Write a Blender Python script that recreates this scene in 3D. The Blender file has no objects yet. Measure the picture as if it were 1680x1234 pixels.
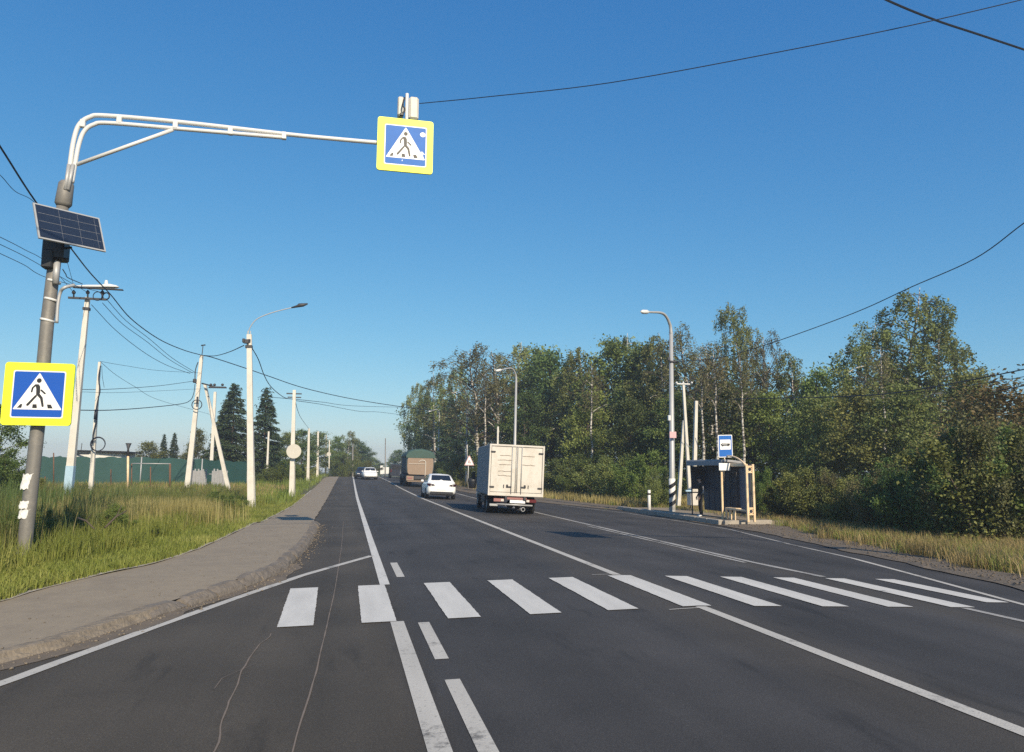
import bpy, math, random
import numpy as np
from mathutils import Vector, Matrix
C = bpy.context.scene.collection
scene = bpy.context.scene
R_ = math.radians
# ------------------------------------------------------------------ camera
F, PITCH, YAW, ROLL, CH = 1213.0, .126, .218, .006, 1.715
_cy, _sy = math.cos(YAW), math.sin(YAW)
_f = np.array([_sy*math.cos(PITCH), _cy*math.cos(PITCH), math.sin(PITCH)])
_r = np.array([_cy, -_sy, 0.])
_u = np.cross(_r, _f)
_r3 = _r*math.cos(ROLL)+_u*math.sin(ROLL)
_u3 = _u*math.cos(ROLL)-_r*math.sin(ROLL)
cam_d = bpy.data.cameras.new('camera')
cam_d.sensor_width = 36; cam_d.lens = F/1680*36
cam_d.clip_start = .1; cam_d.clip_end = 5000
cam = bpy.data.objects.new('camera', cam_d); C.objects.link(cam)
cam.matrix_world = Matrix(((_r3[0], _u3[0], -_f[0], 0), (_r3[1], _u3[1], -_f[1], 0), (_r3[2], _u3[2], -_f[2], CH), (0, 0, 0, 1)))
scene.camera = cam
def at(u, v, Y):
    """world point seen at photo pixel (u, v) at road distance Y"""
    d = _r3*(u-840)/F - _u3*(v-617)/F + _f
    return np.array([0, 0, CH]) + d*(Y/d[1])
# ------------------------------------------------------------------ light
SUN_EL = R_(32.0); SUN_AZ = math.atan2(.2, -.98)      # direction towards the sun: x=.2, y=-.98
sd = Vector((.2*math.cos(SUN_EL), -.98*math.cos(SUN_EL), math.sin(SUN_EL))).normalized()
sun_d = bpy.data.lights.new('sun', 'SUN'); sun_d.energy = 5.0; sun_d.angle = R_(.5); sun_d.color = (1, .86, .65)
sun = bpy.data.objects.new('sun', sun_d); C.objects.link(sun)
sun.rotation_euler = sd.to_track_quat('Z', 'Y').to_euler()
world = bpy.data.worlds.new('World'); scene.world = world; world.use_nodes = True
wn = world.node_tree
sky = wn.nodes.new('ShaderNodeTexSky'); sky.sky_type = 'NISHITA'; sky.sun_disc = False
sky.sun_elevation = SUN_EL; sky.sun_rotation = SUN_AZ
sky.air_density = 1.0; sky.dust_density = .35; sky.ozone_density = 3.2; sky.altitude = 100
bg = wn.nodes['Background']; bg.inputs['Strength'].default_value = .115
# clear late-summer air: deeper blue overhead, softer towards the horizon (per-channel response of the sky colour)
sep = wn.nodes.new('ShaderNodeSeparateColor'); com = wn.nodes.new('ShaderNodeCombineColor')
wn.links.new(sky.outputs['Color'], sep.inputs[0])
for i, (g, k) in enumerate(((1.27, .715), (.83, .725), (.50, .75))):
    a = wn.nodes.new('ShaderNodeMath'); a.operation = 'MULTIPLY'; a.inputs[1].default_value = .115
    p = wn.nodes.new('ShaderNodeMath'); p.operation = 'POWER'; p.inputs[1].default_value = g
    q = wn.nodes.new('ShaderNodeMath'); q.operation = 'MULTIPLY'; q.inputs[1].default_value = k/.115
    wn.links.new(sep.outputs[i], a.inputs[0]); wn.links.new(a.outputs[0], p.inputs[0]); wn.links.new(p.outputs[0], q.inputs[0]); wn.links.new(q.outputs[0], com.inputs[i])
wn.links.new(com.outputs[0], bg.inputs['Color'])
scene.view_settings.view_transform = 'Standard'; scene.view_settings.look = 'None'
scene.view_settings.exposure = .25; scene.view_settings.gamma = 1
scene.render.engine = 'CYCLES'; scene.cycles.use_denoising = False
rng = np.random.default_rng(7); random.seed(7)
# ------------------------------------------------------------------ materials
def lk(nt, a, b): nt.links.new(a, b)
def mat(name, col, rough=.7, metal=0., var=0., vscale=3., bump=0., bscale=40., spec=.5, dirt=None, dscale=1.5, damt=.5):
    m = bpy.data.materials.new(name); m.use_nodes = True; nt = m.node_tree
    b = nt.nodes['Principled BSDF']
    b.inputs['Base Color'].default_value = (*col, 1); b.inputs['Roughness'].default_value = rough
    b.inputs['Metallic'].default_value = metal; b.inputs['Specular IOR Level'].default_value = spec
    tc = nt.nodes.new('ShaderNodeTexCoord')
    out = None
    if var > 0:
        n = nt.nodes.new('ShaderNodeTexNoise'); n.inputs['Scale'].default_value = vscale; n.inputs['Detail'].default_value = 6
        n.inputs['Roughness'].default_value = .65
        lk(nt, tc.outputs['Object'], n.inputs['Vector'])
        mx = nt.nodes.new('ShaderNodeMix'); mx.data_type = 'RGBA'
        mx.inputs[6].default_value = (*[c*(1-var) for c in col], 1); mx.inputs[7].default_value = (*[min(1, c*(1+var)) for c in col], 1)
        lk(nt, n.outputs['Fac'], mx.inputs[0]); out = mx.outputs[2]
    if dirt is not None:
        n2 = nt.nodes.new('ShaderNodeTexNoise'); n2.inputs['Scale'].default_value = dscale; n2.inputs['Detail'].default_value = 8
        n2.inputs['Roughness'].default_value = .7
        lk(nt, tc.outputs['Object'], n2.inputs['Vector'])
        rp = nt.nodes.new('ShaderNodeMapRange'); rp.inputs[1].default_value = .48; rp.inputs[2].default_value = .72
        rp.inputs[4].default_value = damt
        lk(nt, n2.outputs['Fac'], rp.inputs[0])
        mx2 = nt.nodes.new('ShaderNodeMix'); mx2.data_type = 'RGBA'
        lk(nt, rp.outputs[0], mx2.inputs[0])
        if out is not None: lk(nt, out, mx2.inputs[6])
        else: mx2.inputs[6].default_value = (*col, 1)
        mx2.inputs[7].default_value = (*dirt, 1); out = mx2.outputs[2]
    if out is not None: lk(nt, out, b.inputs['Base Color'])
    if bump > 0:
        nb = nt.nodes.new('ShaderNodeTexNoise'); nb.inputs['Scale'].default_value = bscale; nb.inputs['Detail'].default_value = 5
        lk(nt, tc.outputs['Object'], nb.inputs['Vector'])
        bp = nt.nodes.new('ShaderNodeBump'); bp.inputs['Strength'].default_value = bump; bp.inputs['Distance'].default_value = .02
        lk(nt, nb.outputs['Fac'], bp.inputs['Height']); lk(nt, bp.outputs['Normal'], b.inputs['Normal'])
    return m
def leafmat(name, cols, transl=.27, objvar=.3, rough=.55):
    """leaf-to-leaf and tree-to-tree colour variation of living foliage"""
    m = bpy.data.materials.new(name); m.use_nodes = True; nt = m.node_tree
    b = nt.nodes['Principled BSDF']; b.inputs['Roughness'].default_value = rough; b.inputs['Specular IOR Level'].default_value = .25
    g = nt.nodes.new('ShaderNodeNewGeometry'); oi = nt.nodes.new('ShaderNodeObjectInfo')
    rp = nt.nodes.new('ShaderNodeValToRGB'); cr = rp.color_ramp
    while len(cr.elements) < len(cols): cr.elements.new(.5)
    for i, c in enumerate(cols):
        cr.elements[i].position = i/(len(cols)-1); cr.elements[i].color = (*c, 1)
    tc = nt.nodes.new('ShaderNodeTexCoord')
    no = nt.nodes.new('ShaderNodeTexNoise'); no.inputs['Scale'].default_value = .55; no.inputs['Detail'].default_value = 3
    lk(nt, tc.outputs['Object'], no.inputs['Vector'])
    a1 = nt.nodes.new('ShaderNodeMath'); a1.operation = 'MULTIPLY_ADD'
    lk(nt, no.outputs['Fac'], a1.inputs[0]); a1.inputs[1].default_value = 1.3; a1.inputs[2].default_value = -.4
    a2 = nt.nodes.new('ShaderNodeMath'); a2.operation = 'MULTIPLY_ADD'
    lk(nt, g.outputs['Random Per Island'], a2.inputs[0]); a2.inputs[1].default_value = .5; lk(nt, a1.outputs[0], a2.inputs[2])
    a2.use_clamp = True
    lk(nt, a2.outputs[0], rp.inputs['Fac'])
    hs = nt.nodes.new('ShaderNodeHueSaturation')
    vm = nt.nodes.new('ShaderNodeMapRange'); vm.inputs[3].default_value = 1-objvar; vm.inputs[4].default_value = 1+objvar
    lk(nt, oi.outputs['Random'], vm.inputs[0]); lk(nt, vm.outputs[0], hs.inputs['Value'])
    hm = nt.nodes.new('ShaderNodeMapRange'); hm.inputs[3].default_value = .488; hm.inputs[4].default_value = .528
    mm = nt.nodes.new('ShaderNodeMath'); mm.operation = 'FRACT'
    m3 = nt.nodes.new('ShaderNodeMath'); m3.operation = 'MULTIPLY'; m3.inputs[1].default_value = 7.31
    lk(nt, oi.outputs['Random'], m3.inputs[0]); lk(nt, m3.outputs[0], mm.inputs[0]); lk(nt, mm.outputs[0], hm.inputs[0])
    lk(nt, hm.outputs[0], hs.inputs['Hue']); lk(nt, rp.outputs['Color'], hs.inputs['Color'])
    lk(nt, hs.outputs['Color'], b.inputs['Base Color'])
    t = nt.nodes.new('ShaderNodeBsdfTranslucent'); lk(nt, hs.outputs['Color'], t.inputs['Color'])
    ms = nt.nodes.new('ShaderNodeMixShader'); ms.inputs[0].default_value = transl
    lk(nt, b.outputs[0], ms.inputs[1]); lk(nt, t.outputs[0], ms.inputs[2])
    lk(nt, ms.outputs[0], nt.nodes['Material Output'].inputs['Surface'])
    return m
M = {}
M['concrete'] = mat('weathered concrete', (.62, .59, .53), .85, var=.12, vscale=2.5, bump=.25, dirt=(.4, .37, .32), dscale=2, damt=.45)
M['white_paint'] = mat('white pole paint', (.72, .70, .66), .6, var=.08, vscale=4, dirt=(.45, .40, .33), dscale=3, damt=.35)
M['blue_paint'] = mat('faded blue paint', (.35, .50, .62), .7, var=.2, vscale=8)
M['steel_pole'] = mat('grey steel pole', (.185, .175, .16), .55, .15, var=.15, vscale=5, bump=.1, dirt=(.33, .30, .26), dscale=6, damt=.5)
M['galv'] = mat('galvanised steel', (.40, .40, .40), .5, .25, var=.1, vscale=6)
M['white_metal'] = mat('white enamel', (.64, .64, .63), .4, var=.05, vscale=3)
M['black'] = mat('black plastic', (.012, .013, .016), .5)
M['cable'] = mat('black cable', (.012, .016, .03), .6)
M['dark_metal'] = mat('dark iron', (.05, .05, .055), .6, .3)
M['yellow'] = mat('fluorescent yellow sheeting', (.78, .88, .03), .45, var=.04, vscale=9)
M['sign_white'] = mat('white sheeting', (.8, .8, .8), .4)
M['sign_blue'] = mat('blue sheeting', (.010, .085, .42), .45, spec=.3, var=.08, vscale=7)
M['sign_blue_light'] = mat('sun bleached blue sheeting', (.015, .13, .47), .5, spec=.25, var=.2, vscale=5)
M['sign_black'] = mat('black sheeting', (.015, .015, .018), .5)
M['solar'] = mat('solar cells', (.016, .024, .045), .25, var=.35, vscale=22)
M['paper'] = mat('weathered paper', (.75, .74, .72), .9, var=.1, vscale=20, dirt=(.35, .33, .3), dscale=14, damt=.6)
M['kerb'] = mat('rough kerb stone', (.165, .14, .115), .9, var=.5, vscale=9, bump=.9, bscale=22, dirt=(.085, .07, .055), dscale=5, damt=.7)
M['bark'] = mat('dark bark', (.085, .065, .048), .9, var=.4, vscale=9, bump=.4, bscale=18)
M['rust'] = mat('rusty iron', (.14, .075, .045), .85, var=.4, vscale=12)
M['wood'] = mat('grey boards', (.30, .30, .31), .85, var=.25, vscale=5)
M['glass'] = mat('dark vehicle glass', (.012, .016, .02), .12, spec=.6)
M['tyre'] = mat('tyre rubber', (.014, .014, .015), .85)
M['car_white'] = mat('white car paint', (.80, .80, .79), .25, spec=.6)
M['car_dark'] = mat('dark car paint', (.02, .025, .04), .25, spec=.6)
M['tail_dark'] = mat('smoked red lamp', (.035, .006, .008), .25)
M['red_lamp'] = mat('red lamp plastic', (.10, .008, .010), .3)
M['dull_red'] = mat('faded red reflector', (.30, .13, .12), .5)
M['truck_white'] = mat('dusty white truck panel', (.60, .56, .50), .5, var=.10, vscale=1.5, dirt=(.42, .36, .28), dscale=2.2, damt=.6)
M['truck_side_shade'] = mat('shade grey truck side', (.22, .22, .235), .7, var=.15, vscale=1.5)  # box sides given a darker grey to stand for their shade
M['dump_tan'] = mat('dusty tan tailgate', (.28, .205, .15), .8, var=.12, vscale=2, dirt=(.22, .16, .12), dscale=2.5, damt=.4)
M['tarp'] = mat('green tarpaulin', (.042, .085, .070), .75, var=.3, vscale=3)
M['tarp_shade'] = mat('green truck side in painted shade', (.02, .045, .06), .7, var=.25, vscale=3)  # hopper side green, with its shade darkened into the colour
M['cream'] = mat('cream painted steel', (.80, .60, .38), .55, var=.12, vscale=6, dirt=(.42, .25, .12), dscale=5, damt=.4)
M['shelter_shade'] = mat('shade darkened blue grey sheet metal', (.045, .048, .065), .6, var=.2, vscale=3, dirt=(.08, .07, .065), dscale=3, damt=.4)  # blue grey sheet, darkened to carry the shadow inside the shelter
M['shelter_blue'] = mat('blue steel panel', (.055, .10, .17), .4, var=.2, vscale=3)
M['fence_green'] = mat('green mesh screen', (.018, .066, .060), .75, var=.3, vscale=1.2)
M['skin'] = mat('skin', (.42, .25, .18), .6)
M['cloth_black'] = mat('black clothing', (.010, .010, .012), .85)
M['sleeve_sunlit'] = mat('painted sunlit sleeve edge', (.4, .4, .44), .85)  # pale tone standing for sun on the arm's edge
M['shoe'] = mat('white shoes', (.7, .7, .7), .6)
M['brown_bin'] = mat('brown plastic', (.05, .03, .025), .6)
M['wall_white'] = mat('whitewashed wall', (.7, .69, .66), .8, var=.06, vscale=2)
M['disc_cream'] = mat('dull cream enamel', (.52, .49, .43), .6, var=.1, vscale=5)
M['pink'] = mat('faded pink red border', (.62, .38, .40), .5, var=.15, vscale=9)
def birch_bark():
    m = mat('birch bark', (.55, .51, .45), .8); nt = m.node_tree; b = nt.nodes['Principled BSDF']
    tc = nt.nodes.new('ShaderNodeTexCoord'); mp = nt.nodes.new('ShaderNodeMapping'); mp.inputs['Scale'].default_value = (2, 2, 5)
    n = nt.nodes.new('ShaderNodeTexNoise'); n.inputs['Scale'].default_value = 1.6; n.inputs['Detail'].default_value = 6
    lk(nt, tc.outputs['Object'], mp.inputs['Vector']); lk(nt, mp.outputs[0], n.inputs['Vector'])
    r = nt.nodes.new('ShaderNodeValToRGB'); r.color_ramp.elements[0].position = .42; r.color_ramp.elements[0].color = (.06, .05, .045, 1)
    r.color_ramp.elements[1].position = .56; r.color_ramp.elements[1].color = (.56, .52, .46, 1)
    lk(nt, n.outputs['Fac'], r.inputs[0]); lk(nt, r.outputs[0], b.inputs['Base Color']); return m
M['birch_bark'] = birch_bark()
M['leaf_green'] = leafmat('green leaves', [(0.064, 0.1, 0.023), (0.143, 0.183, 0.043), (0.286, 0.315, 0.086)])
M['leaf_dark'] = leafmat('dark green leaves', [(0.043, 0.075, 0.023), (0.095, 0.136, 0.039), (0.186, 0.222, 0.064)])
M['leaf_olive'] = leafmat('olive leaves', [(0.094, 0.11, 0.031), (0.182, 0.198, 0.055), (0.308, 0.314, 0.105)])
M['leaf_brown'] = leafmat('brownish twigs and thin leaves', [(0.094, 0.09, 0.042), (0.171, 0.157, 0.068), (0.242, 0.22, 0.099)], objvar=.2)
M['leaf_rust'] = leafmat('rusty autumn leaves', [(.075, .075, .03), (.17, .13, .055), (.33, .205, .095)])
M['needle'] = leafmat('spruce needles', [(0.018, 0.034, 0.017), (0.037, 0.06, 0.025), (0.075, 0.098, 0.041)], transl=.1, objvar=.15)
M['leaf_yellow'] = leafmat('yellow green leaves', [(.07, .085, .02), (.14, .15, .035), (.21, .20, .06)])
M['grass'] = leafmat('green grass', [(.10, .14, .025), (.22, .26, .05), (.40, .39, .12)], transl=.35)
M['grass_dark'] = leafmat('tall dark grass', [(.045, .07, .018), (.10, .125, .036), (.22, .20, .08)], transl=.3)
M['grass_dry'] = leafmat('dry straw grass', [(.15, .125, .045), (.32, .25, .10), (.48, .39, .19)], transl=.3)
M['ground'] = mat('soil and short turf', (.085, .085, .03), .95, var=.4, vscale=.8, bump=.4, bscale=6, dirt=(.14, .105, .05), dscale=.35, damt=.8)
M['gravel'] = mat('dusty gravel', (.145, .115, .085), .95, var=.35, vscale=6, bump=.7, bscale=30, dirt=(.085, .07, .055), dscale=2, damt=.7)
M['path'] = mat('worn sidewalk asphalt', (.255, .208, .15), .9, var=.2, vscale=5, bump=.35, bscale=60, dirt=(.19, .155, .115), dscale=1.1, damt=.7)
M['broken'] = mat('crumbled asphalt edge', (.20, .165, .125), .95, var=.4, vscale=11, bump=.8, bscale=30, dirt=(.10, .082, .065), dscale=4, damt=.8)
M['edging'] = mat('concrete edging', (.36, .32, .27), .9, var=.3, vscale=9, bump=.4)
def asphalt():
    m = mat('asphalt', (.05, .05, .05), .82, spec=.35); nt = m.node_tree; b = nt.nodes['Principled BSDF']
    tc = nt.nodes.new('ShaderNodeTexCoord'); sx = nt.nodes.new('ShaderNodeSeparateXYZ')
    n0 = nt.nodes.new('ShaderNodeTexNoise'); n0.inputs['Scale'].default_value = .9; n0.inputs['Detail'].default_value = 4
    lk(nt, tc.outputs['Object'], sx.inputs[0]); lk(nt, tc.outputs['Object'], n0.inputs['Vector'])
    # older brown lane left of the solid line; newer bluish surface right of it
    ad = nt.nodes.new('ShaderNodeMath'); ad.operation = 'MULTIPLY_ADD'; lk(nt, n0.outputs['Fac'], ad.inputs[0]); ad.inputs[1].default_value = .25
    lk(nt, sx.outputs[0], ad.inputs[2])
    mr = nt.nodes.new('ShaderNodeMapRange'); mr.inputs[1].default_value = .55; mr.inputs[2].default_value = 1.0
    lk(nt, ad.outputs[0], mr.inputs[0])
    c = nt.nodes.new('ShaderNodeMix'); c.data_type = 'RGBA'; c.inputs[6].default_value = (.069, .058, .045, 1); c.inputs[7].default_value = (.053, .0495, .0485, 1)
    lk(nt, mr.outputs[0], c.inputs[0])
    # dust that collects along the lane lines
    prev = c
    for x0, hw in ((4.3, .75), (8.0, .6), (.1, .5)):
        su = nt.nodes.new('ShaderNodeMath'); su.operation = 'SUBTRACT'; lk(nt, ad.outputs[0], su.inputs[0]); su.inputs[1].default_value = x0+.12
        ab = nt.nodes.new('ShaderNodeMath'); ab.operation = 'ABSOLUTE'; lk(nt, su.outputs[0], ab.inputs[0])
        m_ = nt.nodes.new('ShaderNodeMapRange'); m_.inputs[1].default_value = .1; m_.inputs[2].default_value = hw; m_.inputs[3].default_value = .6; m_.inputs[4].default_value = 0; lk(nt, ab.outputs[0], m_.inputs[0])
        c2 = nt.nodes.new('ShaderNodeMix'); c2.data_type = 'RGBA'; lk(nt, prev.outputs[2], c2.inputs[6]); c2.inputs[7].default_value = (.076, .065, .052, 1); lk(nt, m_.outputs[0], c2.inputs[0]); prev = c2
    c = prev
    # wheel tracks and long patches (stretched noise along the road)
    mp = nt.nodes.new('ShaderNodeMapping'); mp.inputs['Scale'].default_value = (1.1, .06, 1)
    n1 = nt.nodes.new('ShaderNodeTexNoise'); n1.inputs['Scale'].default_value = 1.0; n1.inputs['Detail'].default_value = 5
    lk(nt, tc.outputs['Object'], mp.inputs[0]); lk(nt, mp.outputs[0], n1.inputs['Vector'])
    r1 = nt.nodes.new('ShaderNodeMapRange'); r1.inputs[1].default_value = .3; r1.inputs[2].default_value = .7; r1.inputs[3].default_value = .80; r1.inputs[4].default_value = 1.22
    lk(nt, n1.outputs['Fac'], r1.inputs[0])
    n2 = nt.nodes.new('ShaderNodeTexNoise'); n2.inputs['Scale'].default_value = 55; n2.inputs['Detail'].default_value = 4; n2.inputs['Roughness'].default_value = .8
    lk(nt, tc.outputs['Object'], n2.inputs['Vector'])
    r2 = nt.nodes.new('ShaderNodeMapRange'); r2.inputs[1].default_value = .3; r2.inputs[2].default_value = .7; r2.inputs[3].default_value = .72; r2.inputs[4].default_value = 1.28
    lk(nt, n2.outputs['Fac'], r2.inputs[0])
    n3 = nt.nodes.new('ShaderNodeTexNoise'); n3.inputs['Scale'].default_value = .45; n3.inputs['Detail'].default_value = 6
    lk(nt, tc.outputs['Object'], n3.inputs['Vector'])
    r3 = nt.nodes.new('ShaderNodeMapRange'); r3.inputs[1].default_value = .3; r3.inputs[2].default_value = .7; r3.inputs[3].default_value = .78; r3.inputs[4].default_value = 1.25
    lk(nt, n3.outputs['Fac'], r3.inputs[0])
    n2.inputs['Scale'].default_value = 90
    v = nt.nodes.new('ShaderNodeTexVoronoi'); v.inputs['Scale'].default_value = 70; lk(nt, tc.outputs['Object'], v.inputs['Vector'])
    rv = nt.nodes.new('ShaderNodeMapRange'); rv.inputs[1].default_value = 0; rv.inputs[2].default_value = .55; rv.inputs[3].default_value = 1.22; rv.inputs[4].default_value = .82; lk(nt, v.outputs['Distance'], rv.inputs[0])
    # oil drip and repair blotches with a shape of their own
    n5 = nt.nodes.new('ShaderNodeTexNoise'); n5.inputs['Scale'].default_value = 1.3; n5.inputs['Detail'].default_value = 7; n5.inputs['Roughness'].default_value = .6; mp5 = nt.nodes.new('ShaderNodeMapping'); mp5.inputs['Scale'].default_value = (1.6, .35, 1); mp5.inputs['Location'].default_value = (3.3, 1.7, 0)
    lk(nt, tc.outputs['Object'], mp5.inputs[0]); lk(nt, mp5.outputs[0], n5.inputs['Vector'])
    r5 = nt.nodes.new('ShaderNodeMapRange'); r5.inputs[1].default_value = .58; r5.inputs[2].default_value = .68; r5.inputs[3].default_value = 1; r5.inputs[4].default_value = .70; lk(nt, n5.outputs['Fac'], r5.inputs[0])
    m0 = nt.nodes.new('ShaderNodeMath'); m0.operation = 'MULTIPLY'; lk(nt, rv.outputs[0], m0.inputs[0]); lk(nt, r5.outputs[0], m0.inputs[1])
    m1_ = nt.nodes.new('ShaderNodeMath'); m1_.operation = 'MULTIPLY'; lk(nt, m0.outputs[0], m1_.inputs[0]); lk(nt, r1.outputs[0], m1_.inputs[1]); r1 = m1_
    m1 = nt.nodes.new('ShaderNodeMath'); m1.operation = 'MULTIPLY'; lk(nt, r1.outputs[0], m1.inputs[0]); lk(nt, r2.outputs[0], m1.inputs[1])
    m2 = nt.nodes.new('ShaderNodeMath'); m2.operation = 'MULTIPLY'; lk(nt, m1.outputs[0], m2.inputs[0]); lk(nt, r3.outputs[0], m2.inputs[1])
    mu = nt.nodes.new('ShaderNodeVectorMath'); mu.operation = 'SCALE'; lk(nt, c.outputs[2], mu.inputs[0]); lk(nt, m2.outputs[0], mu.inputs['Scale'])
    lk(nt, mu.outputs[0], b.inputs['Base Color'])
    bp = nt.nodes.new('ShaderNodeBump'); bp.inputs['Strength'].default_value = .5; bp.inputs['Distance'].default_value = .008
    lk(nt, n2.outputs['Fac'], bp.inputs['Height']); lk(nt, bp.outputs[0], b.inputs['Normal'])
    return m
M['asphalt'] = asphalt()
def paint(name, col, wear):
    m = mat(name, col, .7, bump=.2, bscale=60); nt = m.node_tree; b = nt.nodes['Principled BSDF']
    tc = nt.nodes.new('ShaderNodeTexCoord')
    n = nt.nodes.new('ShaderNodeTexNoise'); n.inputs['Scale'].default_value = 9; n.inputs['Detail'].default_value = 9; n.inputs['Roughness'].default_value = .75
    n1 = nt.nodes.new('ShaderNodeTexNoise'); n1.inputs['Scale'].default_value = 1.1; n1.inputs['Detail'].default_value = 3
    lk(nt, tc.outputs['Object'], n.inputs['Vector']); lk(nt, tc.outputs['Object'], n1.inputs['Vector'])
    a = nt.nodes.new('ShaderNodeMath'); a.operation = 'ADD'; lk(nt, n.outputs['Fac'], a.inputs[0]); lk(nt, n1.outputs['Fac'], a.inputs[1])
    r = nt.nodes.new('ShaderNodeMapRange'); r.inputs[1].default_value = 1.20-wear; r.inputs[2].default_value = 1.32-wear*.6; r.inputs[4].default_value = .85
    lk(nt, a.outputs[0], r.inputs[0])
    n3 = nt.nodes.new('ShaderNodeTexNoise'); n3.inputs['Scale'].default_value = 26; n3.inputs['Detail'].default_value = 6; n3.inputs['Roughness'].default_value = .8
    lk(nt, tc.outputs['Object'], n3.inputs['Vector'])
    r3 = nt.nodes.new('ShaderNodeMapRange'); r3.inputs[1].default_value = .60-wear*.3; r3.inputs[2].default_value = .68-wear*.3; r3.inputs[4].default_value = .75
    lk(nt, n3.outputs['Fac'], r3.inputs[0])
    mm = nt.nodes.new('ShaderNodeMath'); mm.operation = 'MAXIMUM'; lk(nt, r.outputs[0], mm.inputs[0]); lk(nt, r3.outputs[0], mm.inputs[1])
    mp = nt.nodes.new('ShaderNodeMapping'); mp.inputs['Scale'].default_value = (3, .5, 1); n4 = nt.nodes.new('ShaderNodeTexNoise'); n4.inputs['Scale'].default_value = 1.5; n4.inputs['Detail'].default_value = 6
    lk(nt, tc.outputs['Object'], mp.inputs[0]); lk(nt, mp.outputs[0], n4.inputs['Vector'])
    mg = nt.nodes.new('ShaderNodeMix'); mg.data_type = 'RGBA'; mg.inputs[6].default_value = (*[c*.74 for c in col], 1); mg.inputs[7].default_value = (*[min(.8, c*1.14) for c in col], 1); lk(nt, n4.outputs['Fac'], mg.inputs[0])
    mx = nt.nodes.new('ShaderNodeMix'); mx.data_type = 'RGBA'; lk(nt, mg.outputs[2], mx.inputs[6]); mx.inputs[7].default_value = (.11, .10, .09, 1)
    lk(nt, mm.outputs[0], mx.inputs[0]); lk(nt, mx.outputs[2], b.inputs['Base Color']); return m
M['paint_white'] = paint('white road paint', (.60, .575, .53), 0.0)
M['paint_line'] = paint('worn line paint', (.50, .47, .42), .08)
M['paint_faded'] = paint('faded line paint', (.40, .38, .35), .18)
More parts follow.
